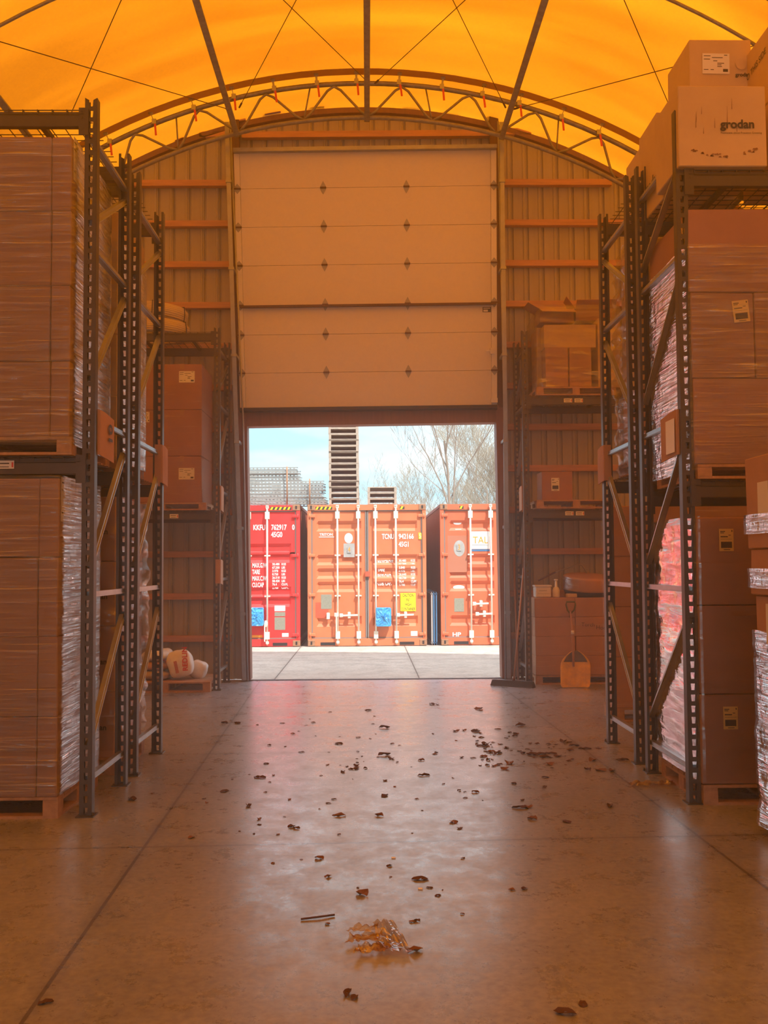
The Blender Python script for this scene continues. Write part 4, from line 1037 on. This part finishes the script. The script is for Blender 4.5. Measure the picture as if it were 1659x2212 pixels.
def cx_(px, left): return (px - left) / SC
def cz_(py): return (1393 - py) / SC
# container 2
L2 = 664.5; x2 = at(664.5, 1250, CYF).x
num2 = [('30.480', 'KGS'), ('67.200', 'LBS'), ('3.840', 'KGS'), ('8.470', 'LBS'), ('26.640', 'KGS'), ('58.730', 'LBS'), ('76.4', 'CUM'), ('2.700', 'CUFT')]
let = [('TRITON', cx_(690, L2), cz_(1156.5), .075, 0, 1.0), ('TCNU', cx_(825, L2), cz_(1164), .145, 1, .62), ('942166', cx_(861, L2), cz_(1164), .145, 1, .72), ('45G1', cx_(861, L2), cz_(1181), .145, 1, .68),
       ('MAXGROSS', cx_(815, L2), cz_(1219), .125, 1, .50), ('TARE', cx_(815, L2), cz_(1234), .125, 1, .5), ('PAYLOAD', cx_(815, L2), cz_(1249), .125, 1, .5), ('CUB. CAP.', cx_(815, L2), cz_(1264), .125, 1, .5)]
for i, (a, c) in enumerate(num2):
    z = cz_(1213.5 + i * 7.45); let += [(a, cx_(861, L2), z, .066, 1, .85), (c, cx_(887, L2), z, .066, 1, .75)]
hs = 104.9
f2 = [(cx_(693, L2), cx_(716, L2), cz_(1314), cz_(1283), 'plate', 'box', 0), (cx_(744, L2), cx_(762, L2), cz_(1173), cz_(1151), 'white', 'ell', 0), (cx_(742, L2), cx_(766, L2), cz_(1203), cz_(1173.5), 'greyp', 'patch', 0),
      (cx_(681, L2), cx_(709, L2), cz_(1333), cz_(1300), 'patchr', 'patch', 0), (cx_(886, L2), cx_(900, L2), cz_(1373), cz_(1363), 'white', 'box', 1), (cx_(689, L2), cx_(722, L2), cz_(1160), cz_(1158.6), 'white', 'box', 0),
      (cx_(797, L2), cx_(803, L2), cz_(1280), cz_(1200), 'patchr', 'patch', 1), (cx_(904, L2), cx_(911, L2), cz_(1165), cz_(1151), 'yel', 'box', 1)]
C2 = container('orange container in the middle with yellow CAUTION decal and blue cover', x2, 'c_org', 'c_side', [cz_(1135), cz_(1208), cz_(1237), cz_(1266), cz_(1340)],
               ([cx_(729, L2), cx_(774, L2)], [cx_(811, L2), cx_(855, L2)]), None, f2, let, [(cx_(735, L2), cx_(772, L2), cz_(1328), 0), (cx_(857, L2), cx_(892, L2), cz_(1328), 1)])
def decal(parent, x0, x1, z0, z1, base, lines, ink='ink', y=.026, name='caution_decal', size=.085, sx=.72):
    b = MB(); b.box(x0, x1, y, y + .004, z0, z1)
    n = len(lines)
    for i, s in enumerate(lines):
        text(b, s, size, ((x0 + x1) / 2, y - .002, z1 - (i + .82) * (z1 - z0) / n), 'front', 1, .0, 'CENTER', sx=sx)
    return b.build(name, [base, ink], parent)
decal(C2, cx_(864, L2), cx_(897, L2), cz_(1320), cz_(1281), 'yel', ['CAUTION', "9'6\"", 'HIGH', 'CONTAINER'], size=.085, sx=.60, y=.02)
decal(C2, cx_(750, L2), cx_(758, L2), cz_(1194), cz_(1181), 'greyp', ['4'], 'orange', size=.15, y=.022, name='number_stencil')
decal(C2, cx_(904.5, L2), cx_(910.5, L2), cz_(1165), cz_(1152), 'yel', ['5'], 'white', size=.13, y=.02, name='check_digit', sx=.7)
def hazard(parent, x0, x1, z0, z1):
    b = MB(); b.box(x0, x1, -.004, 0, z0, z1, 1); n = int((x1 - x0) / .08); st = (x1 - x0) / max(1, n)
    for i in range(n):
        a = x0 + i * st; b.poly([(a, -.006, z0), (a + st * .45, -.006, z0), (a + st * .8, -.006, z1), (a + st * .35, -.006, z1)], (0, .002, 0), 0)
    b.build('hazard_stripe', ['yel', 'ink'], parent)
hazard(C2, cx_(682, L2), cx_(718, L2), cz_(1100), cz_(1094)); hazard(C2, cx_(864, L2), cx_(874, L2), cz_(1100), cz_(1094))
# vertical bar handle
b = MB(); b.bar((cx_(726, L2), -.07, cz_(1322)), (cx_(726, L2), -.07, cz_(1362)), .02, .04); b.box(cx_(722, L2), cx_(731, L2), -.08, -.02, cz_(1330), cz_(1322)); b.build('door_handle', 'bar', C2)
b = MB(); b.box(cx_(705, L2), cx_(712, L2), -.06, .03, cz_(1336), cz_(1322), bev=.01); b.build('handle_catch', 'bar', C2)
b = MB(); b.box(cx_(788, L2), cx_(799, L2), -.02, .03, cz_(1245), cz_(1234)); b.build('door_keeper', 'patchr', C2)
def cover(lab, x0, x1, z0, z1, y):
    cxm = (x0 + x1) / 2; hx = (x1 - x0) / 2; hz = (z1 - z0) / 2
    def f(u, v):
        t = v * 2 - 1; a = u * 2 * math.pi
        X = max(-1, min(1, 1.35 * math.cos(a))) ; Z = max(-1, min(1, 1.35 * math.sin(a)))
        k = 1 - max(0, v - .3) / .7 if v > .3 else 1
        r = (1 if v < .35 else max(0, 1 - (v - .35) / .65))
        n = .012 * noise.noise(Vector((X * 3, Z * 3, v * 6 + x0)))
        return Vector((X * hx * (r if v > .35 else 1), -.13 * min(1, v / .35) + n * 2 - .02 * (1 - r), Z * hz * (r if v > .35 else 1)))
    b = MB(); b.grid(f, 36, 12, wrap=True, smooth=False); o = b.build('lock_cover', 'bluep', loc=(cxm, y, (z0 + z1) / 2)); tag(o, lab, 'cover', 'blue lock covers'); return o
p, q = at(812, 1353, CYF - .06), at(845, 1312, CYF - .06); cover('blue plastic cover on the lock of the middle orange container', p.x, q.x, p.z, q.z, CYF - .02)
p, q = at(541, 1352, CYF - .06), at(570, 1312, CYF - .06); cover('blue plastic cover on the lock of the red container', p.x, q.x, p.z, q.z, CYF - .02)
# container 1
R1 = 648.0; x1 = at(648, 1250, CYF).x - 2.438; L1 = 648 - 2.438 * SC
num1 = [('30.480', 'KGS'), ('67.200', 'LBS'), ('3.970', 'KGS'), ('8.750', 'LBS'), ('26.510', 'KGS'), ('58.450', 'LBS'), ('76.4', 'CU.M.'), ('2.700', 'CU.FT.')]
let = [('KKFU', cx_(547, L1), cz_(1143), .15, 1, .68), ('762917', cx_(586, L1), cz_(1143), .15, 1, .70), ('0', cx_(631, L1), cz_(1143), .15, 1, .70), ('45G0', cx_(586, L1), cz_(1158.5), .15, 1, .68),
       ('MAX.G.W.', cx_(545, L1), cz_(1224), .13, 1, .52), ('TARE', cx_(545, L1), cz_(1238), .13, 1, .52), ('MAX.C.W.', cx_(545, L1), cz_(1252), .13, 1, .52), ('CU.CAP', cx_(545, L1), cz_(1266), .13, 1, .52)]
for i, (a, c) in enumerate(num1):
    z = cz_(1219.5 + i * 7.2); let += [(a, cx_(588, L1), z, .066, 1, .85), (c, cx_(608, L1), z, .066, 1, .75)]
f1 = [(cx_(593, L1), cx_(616, L1), cz_(1318), cz_(1306), 'white', 'box', 1), (cx_(593, L1), cx_(616, L1), cz_(1329), cz_(1320), 'plate', 'box', 1), (cx_(593, L1), cx_(616, L1), cz_(1358), cz_(1331), 'plate', 'box', 1),
      (cx_(609, L1), cx_(623, L1), cz_(1373), cz_(1365), 'white', 'box', 1), (cx_(541, L1), cx_(567, L1), cz_(1374), cz_(1369), 'orange', 'box', 1)]
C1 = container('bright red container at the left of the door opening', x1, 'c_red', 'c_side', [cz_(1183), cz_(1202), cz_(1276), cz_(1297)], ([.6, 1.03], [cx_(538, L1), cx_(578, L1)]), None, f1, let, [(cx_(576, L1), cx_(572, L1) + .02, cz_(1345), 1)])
hazard(C1, cx_(584, L1), cx_(630, L1), cz_(1100), cz_(1094))
b = MB(); b.bar((cx_(573, L1), -.07, cz_(1342)), (cx_(573, L1), -.07, cz_(1382)), .02, .05); b.build('door_handle', 'bar', C1)
# container 3
L3 = 952.0; x3 = at(952, 1250, CYF).x
f3 = [(cx_(979, L3), cx_(1004, L3), cz_(1274), cz_(1265), 'white', 'ell', 0), (cx_(981, L3), cx_(1002, L3), cz_(1322), cz_(1293), 'plate', 'box', 0), (cx_(981, L3), cx_(1005, L3), cz_(1203), cz_(1168), 'greyp', 'ell', 0),
      (cx_(1019, L3), cx_(1059, L3), cz_(1187), cz_(1149), 'white', 'box', 0), (cx_(1019, L3), cx_(1059, L3), cz_(1192), cz_(1188), 'blues', 'box', 0), (cx_(981, L3), cx_(999, L3), cz_(1134), cz_(1127), 'white', 'ell', 0),
      (cx_(985, L3), cx_(998, L3), cz_(1145), cz_(1143.5), 'white', 'box', 0), (cx_(968, L3), cx_(1010, L3), cz_(1237), cz_(1158), 'patchd', 'patch', 0)]
C3 = container('red-orange container at the right of the opening with a stencilled 3', x3, 'c_org2', 'c_side', [cz_(1135), cz_(1208), cz_(1237), cz_(1266), cz_(1340)], ([cx_(1017, L3), cx_(1061, L3)], [1.45, 1.88]), None, f3,
               [('HP', cx_(976, L3), cz_(1375), .12, 0, 1.2)], [(cx_(1022, L3), cx_(1054, L3), cz_(1305), 0), (cx_(1028, L3), cx_(1062, L3), cz_(1327), 0)])
decal(C3, cx_(988, L3), cx_(997, L3), cz_(1191), cz_(1178), 'greyp', ['3'], 'orange', size=.16, y=.022, name='number_stencil')
decal(C3, cx_(1019.5, L3), cx_(1058.5, L3), cz_(1178), cz_(1160), 'white', ['TAL'], 'orange', size=.2, y=.022, name='owner_sign', sx=.9)
hazard(C3, cx_(994, L3), cx_(1003, L3), cz_(1100), cz_(1094))

# beams between containers
for i, (px, m__, lab) in enumerate(((933, 'greys', 'pale grey steel channel standing in the gap beside the middle container'), (937.5, 'blues', 'blue steel channel in the gap, left of the blue pair'), (943, 'blues', 'blue steel channel in the gap, right of the blue pair'))):
    x = at(px, 1330, CYF + .1).x; zt_ = at(px, 1279, CYF + .1).z
    b = MB(); b.box(x - .006, x + .006, 0, 3.0, 0, zt_); b.box(x - .022, x + .022, 0, 3.0, zt_ - .05, zt_ - .03); b.box(x - .022, x + .022, 0, 3.0, .03, .05); b.box(x - .016, x + .016, -.003, .0, .06, zt_ - .06)
    o = b.build('steel_channel', m__, loc=(0, CYF + .1, 0)); tag(o, lab, 'steel beam', 'steel channels between the containers')

# stacked rack uprights on container 1
top_z = 2.90
def lying_frame():
    e = empty('rack_upright'); tag(e, 'x', 'rack upright', 'stacked rack uprights on the red container')
    for y, rear in ((0, 0), (.9, 1)):
        if 3.0 not in POSTM: POSTM[3.0] = post_mesh(3.0)
        o = bpy.data.objects.new('post', POSTM[3.0]); COL.objects.link(o); o.parent = e; o.material_slots[0].link = 'OBJECT'; o.material_slots[0].material = M['steelout']
        o.rotation_euler = (0, R(90), R(180) if rear else 0); o.location = (0 if not rear else 2.97, y, 0)
        if rear: o.rotation_euler = (R(180), R(-90), 0); o.rotation_euler = (0, R(90), 0); o.location = (0, y, 0)
    b = MB(); b.bar((.4, .03, 0), (1.2, .9, 0), .03, .03); b.bar((1.2, .03, 0), (2.0, .9, 0), .03, .03); b.build('cross_brace', 'steelout', e)
    return e
lf = lying_frame(); first = True
Yc = CYF + .12
k = 0; rows = 11; ordw = ['bottom', 'second', 'third', 'fourth', 'fifth', 'sixth', 'seventh', 'eighth', 'ninth', 'tenth', 'topmost']
for r_ in range(rows):
    xr_ = at(706 if r_ < 2 else (700 if r_ < 7 else (652 if r_ == 7 else 643)), 1060, Yc).x
    if r_ == 3: xr_ -= .06
    o = lf if first else copy_tree(lf); first = False
    o.location = (xr_ - 2.97, Yc + .02 * random.random(), top_z + .045 + r_ * .071 + .0); o.scale = (1, 1, 1)
    o.rotation_euler = (0, 0, R(random.uniform(-.4, .4))); o['label'] = 'grey perforated rack upright lying %s in the pile on the red container' % ordw[r_]
    # perforated posts are 82 mm tall: lay them at slightly reduced pitch
    for ch in [c for c in bpy.data.objects if c.parent == o and c.name.startswith('post')]: ch.scale = (.74, 1, 1)
for px, ytop, lab in ((620, 1008, 'rusty steel stake strapped up the left part of the upright pile'), (669, 1034, 'rusty steel stake at the right part of the upright pile')):
    p = at(px, ytop, Yc - .05); b = MB(); b.tube([(0, 0, 0), (.0, 0, p.z - 2.9)], .016, 6); o = b.build('steel_stake', 'rust', loc=(p.x, Yc - .05, 2.9)); tag(o, lab, 'stake')
# pallet stacks on container 2
pw_ = .65
nn = 15; zt0 = 2.90
ordp = ['bottom', 'second', 'third', 'fourth', 'fifth', 'sixth', 'seventh', 'eighth', 'ninth', 'tenth', 'eleventh', 'twelfth', 'thirteenth', 'fourteenth', 'topmost']
xpl = at(711.5, 1050, CYF + .1).x; step = .1225
for i in range(nn):
    pallet(xpl + random.uniform(-.012, .012) - i * .0015, CYF + .08 + random.uniform(-.02, .02), zt0 + i * step, wx=.62, dy=1.1, h=.118, grey=True, label='weathered pallet, %s of the tall stack on the middle container' % ordp[i], group='pallets of the tall stack on the middle container')
xpl = at(794, 1050, CYF + .1).x
for i in range(3):
    pallet(xpl, CYF + .08, zt0 + i * step, wx=.60, dy=1.1, h=.118, grey=True, label='weathered pallet, %s of the short stack on the middle container' % ['bottom', 'middle', 'top'][i], group='pallets of the short stack on the middle container')

# ------------------------------------------------------------------ trees
def tree(lab, px, Y, H, r0, seed, spread=.5, depth=5, nb=3, twig='bark', first=.35, up=.25, lean=0, dens=1, name='bare_tree'):
    rnd = random.Random(seed); base = Vector((ax(px, Y, 1100), Y, 0)); e = empty(name, base); tag(e, lab, 'tree', 'bare trees behind the containers')
    bt, bw = MB(), MB()
    def branch(b, p, d, L, r, lv):
        pts = [p]; n = 5 if lv < 2 else 3; q = p; rad = [r]
        for i in range(n):
            d = (d + Vector((rnd.uniform(-1, 1), rnd.uniform(-1, 1), rnd.uniform(-.5, 1))) * (.10 if lv == 0 else .2) + Vector((0, 0, up * .25))).normalized()
            q = q + d * L / n; pts.append(q); rad.append(max(.006, r * (1 - (i + 1) / n * (.45 if lv < depth else .8))))
        (bt if lv < 2 else bw).tube(pts, rad, 6 if lv < 2 else 3, cap=False)
        if lv >= depth: return
        m = nb + (1 if lv < 2 else 0) + (rnd.random() < .5)
        if lv == 0: m = int(7 * dens)
        for k in range(m):
            t = (first + (1 - first) * (k + rnd.random()) / m) if lv == 0 else .3 + .7 * (k + rnd.random() * .8) / m
            i = min(n - 1, int(t * n)); f = t * n - i; pp = pts[i].lerp(pts[i + 1], min(1, f)); a = rnd.uniform(0, 2 * math.pi)
            dd = (pts[i + 1] - pts[i]).normalized(); side = Vector((math.cos(a), math.sin(a), rnd.uniform(-.1, .6))).normalized()
            nd = (dd * (1 - spread * .5) + side * spread * rnd.uniform(.8, 1.3)).normalized()
            branch(None, pp, nd, L * rnd.uniform(.48, .68), rad[i] * .55, lv + 1)
        if lv > 0: branch(None, pts[-1], d, L * .6, rad[-1] * .8, lv + 1)
    branch(None, Vector((0, 0, 0)), Vector((lean, 0, 1)).normalized(), H * .72, r0, 0)
    bt.build('trunk', 'bark', e); bw.build('twigs', twig, e); return e
tree('tall bare tree with a forked trunk above the gap at right', 984, 42, 9.4, .085, 11, .42, 5, 2, first=.45, lean=-.04)
tree('dense pale leafless tree at the right edge of the opening', 1047, 55, 8.0, .07, 5, .75, 5, 3, 'twig', first=.35, name='bushy_tree')
tree('dense pale leafless tree half cut off by the right jamb', 1078, 58, 7.4, .07, 6, .8, 5, 3, 'twig', first=.35, name='bushy_tree')
tree('thin spreading leafless tree left of the tall bare tree', 925, 58, 6.2, .05, 8, .7, 5, 2, 'twig', first=.3, name='bushy_tree')
tree('small twiggy tree between the short pallet stack and the tall tree', 885, 60, 5.6, .045, 9, .8, 5, 2, 'twig', first=.3, name='bushy_tree')
tree('small twiggy tree showing between the two pallet stacks', 785, 60, 5.3, .04, 12, .6, 4, 2, 'twig', first=.4, name='bushy_tree')
tree('low twiggy tree behind the base of the tall bare tree', 1012, 62, 6.0, .05, 15, .8, 5, 3, 'twig', first=.25, name='bushy_tree')

# ------------------------------------------------------------------ leaves and litter on the floor
leafm = []
for s in range(6):
    rnd = random.Random(s); n = 11
    def lf_(u, v, rnd=rnd, s=s):
        a = 2 * math.pi * u; rr = (1 + .35 * noise.noise(Vector((math.cos(a) * 1.6, math.sin(a) * 1.6, s * 9.1)))) * (.15 + .85 * v)
        x, y = rr * math.cos(a), rr * math.sin(a) * .6
        return Vector((x, y, .16 + .45 * abs(y) * v + .28 * noise.noise(Vector((x * 1.6, y * 1.6, s * 3.3)))))
    b = MB(); b.grid(lf_, 14, 4, wrap=True, smooth=False)
    zmin = min(v.co.z for v in b.bm.verts)
    for v in b.bm.verts: v.co.z = max(.0, v.co.z - zmin)
    leafm.append(b.mesh('dry_leaf', 'leaf' if s % 3 else 'leaf2'))
LEAFLAB = {(895, 2056): 'curled brown leaf just right of the crumpled amber film', (783, 1933): 'brown leaf scrap a little above the crumpled amber film', (908, 1900): 'flat brown leaf beside the nearer tiny white chip',
 (97, 2168): 'curled brown leaf alone in the bottom left corner of the floor', (1222, 2190): 'dry leaf at the bottom edge of the photo, right of centre', (1260, 2170): 'thin dry leaf sliver near the bottom edge, right of centre',
 (537, 1742): 'round dark leaf clump alone left of the aisle centre', (285, 1728): 'curled leaf lying beside the foot of the left front rack', (485, 1562): 'left one of two dark leaves on the left floor joint near the door',
 (513, 1563): 'right one of two dark leaves on the left floor joint near the door', (414, 1810): 'leaf scrap on the crossing floor joint at left', (690, 1855): 'brown leaf above and left of the dark straight twig',
 (708, 1895): 'small brown leaf directly above the dark straight twig', (735, 1763): 'brown leaf alone in the middle of the aisle, left of centre', (1027, 1712): 'brown leaf alone right of the aisle centre, below the leaf cluster',
 (750, 2148): 'left one of two leaf scraps near the bottom edge below the amber film', (765, 2156): 'right one of two leaf scraps near the bottom edge below the amber film'}
rnd = random.Random(21)
pos = []
for x, y in ((485, 1562), (513, 1563), (285, 1728), (537, 1742), (414, 1810), (735, 1763), (830, 1632), (845, 1640), (762, 1662), (740, 1668), (832, 1687), (770, 1655), (914, 1676), (910, 1643), (830, 1719), (1027, 1712), (690, 1855), (708, 1895), (908, 1900), (783, 1933), (895, 2056),
             (980, 1777), (993, 1790), (820, 1763), (933, 1522), (945, 1523), (1034, 1533), (985, 1580), (1003, 1578), (1028, 1581), (1040, 1593), (1050, 1610), (1038, 1612), (1060, 1625), (1075, 1628), (1045, 1635), (1055, 1642), (1080, 1652), (1100, 1650), (1068, 1655), (1090, 1662), (1130, 1628), (1150, 1632), (1165, 1630), (1178, 1636), (1188, 1628), (1205, 1634),
             (1217, 1603), (1230, 1604), (1240, 1612), (1262, 1618), (1233, 1622), (1280, 1643), (1298, 1665), (1270, 1664), (1322, 1666), (1340, 1642), (1350, 1643), (1123, 1568), (1115, 1586), (1178, 1680), (1176, 1701), (1188, 1652), (1125, 1746), (1142, 1744), (1150, 1770), (1225, 1776), (1318, 1742), (795, 1535), (830, 1573), (732, 1607), (485, 1710), (630, 1787), (640, 1790), (97, 2168), (1222, 2190), (1260, 2170), (750, 2148), (765, 2156), (560, 1770), (575, 1650), (560, 1680)):
    pos.append((x, y, .032 + .03 * rnd.random()))
for i in range(150):
    c = rnd.choice(((770, 1650, 90, 30), (1060, 1620, 60, 38), (1050, 1625, 55, 30), (1060, 1600, 80, 30), (1190, 1630, 70, 22), (860, 1720, 260, 110), (900, 1900, 300, 150), (560, 1720, 160, 110), (800, 1580, 250, 40)))
    pos.append((rnd.gauss(c[0], c[2] * .6), rnd.gauss(c[1], c[3] * .6), .011 + .018 * rnd.random()))
for x, y, s in pos:
    g_ = gp(x, y); s = s * (.42 + .062 * g_.y)
    if not (-1.6 < g_.x < 2.15 and 2.5 < g_.y < 14.5): 
        if s < .03 or not (3 < g_.y < 14.5): continue
    o = bpy.data.objects.new('dry_leaf', rnd.choice(leafm)); COL.objects.link(o); o.location = (g_.x, g_.y, .0004)
    o.rotation_euler = (0, 0, rnd.uniform(0, 6.28)); o.scale = (s, s * rnd.uniform(.7, 1.1), s * rnd.uniform(.5, 1.1))
    own = LEAFLAB.get((x, y))
    tag(o, own or 'small dry brown leaf scrap lying on the concrete aisle floor', 'leaf', None if own else 'dry leaf scraps on the aisle floor')
o = bpy.data.objects.new('twig', MB().tube([(0, 0, .006), (.08, .01, .009), (.16, .035, .007)], .005, 5).mesh('twig', 'leaf')); COL.objects.link(o); o.location = gp(650, 1988); o.rotation_euler = (0, 0, .1); tag(o, 'dark straight twig lying left of the crumpled amber film', 'twig')
# crumpled film
c = gp(820, 2045); e = empty('film_scrap', (c.x, c.y, .002)); tag(e, 'crumpled amber strip of plastic film on the near floor', 'plastic scrap')
for k, pts in enumerate((((-.15, .14), (-.02, .15), (.0, .21), (-.11, .20)), ((-.155, .0), (-.01, .03), (.02, .11), (-.12, .08)), ((-.11, -.13), (.03, -.10), (.05, -.02), (-.09, -.03)), ((-.03, .26), (.07, .24), (.14, -.12), (.0, -.10)))):
    def f(u, v, pts=pts, k=k):
        p = [Vector((a[0], a[1], 0)) for a in pts]; q = p[0].lerp(p[1], u).lerp(p[3].lerp(p[2], u), v)
        q.z = .012 + .022 * abs(noise.noise(Vector((q.x * 26, q.y * 26, k * 5)))) * 2; q.x += .008 * noise.noise(Vector((u * 5, v * 5, k))); return q
    b = MB(); b.grid(f, 16, 10, smooth=False); b.build('film_strip', M['scrapfilm'], e)
for x, y, lab in ((850, 1854, 'tiny white chip on the floor, far from the amber film'), (908, 1921, 'tiny white chip on the floor, nearer the amber film')):
    g_ = gp(x, y); o = MB().box(-.012, .012, -.009, .009, 0, .006, bev=.002).build('paper_chip', 'white', loc=(g_.x, g_.y, 0)); tag(o, lab, 'chip')
g_ = gp(1408, 1696); b = MB(); b.grid(lambda u, v: Vector(((u - .5) * .34, (v - .5) * .10, .006 + .05 * abs(noise.noise(Vector((u * 5, v * 4, 2)))))), 22, 8, smooth=False); o = b.build('film_scrap', M['scrapfilm'], loc=(g_.x, g_.y, 0)); tag(o, 'small crumpled clear film heap beside the right front rack feet', 'plastic scrap')

hz_ = bpy.data.materials.new('dusty_air'); hz_.use_nodes = True; t = hz_.node_tree; t.nodes.clear()
o_ = N(t, 'ShaderNodeOutputMaterial'); v_ = N(t, 'ShaderNodeVolumeScatter'); v_.inputs['Color'].default_value = (.95, .95, 1, 1); v_.inputs['Density'].default_value = .013; v_.inputs['Anisotropy'].default_value = .72
t.links.new(v_.outputs[0], o_.inputs['Volume'])
hb = MB().box(-7.4, 7.4, -5.5, 14.7, .02, 5.2).build('dusty_air', hz_); tag(hb, 'faint dusty haze hanging in the air of the hall', 'haze', kind='stuff')
S.cycles.volume_bounces = 1
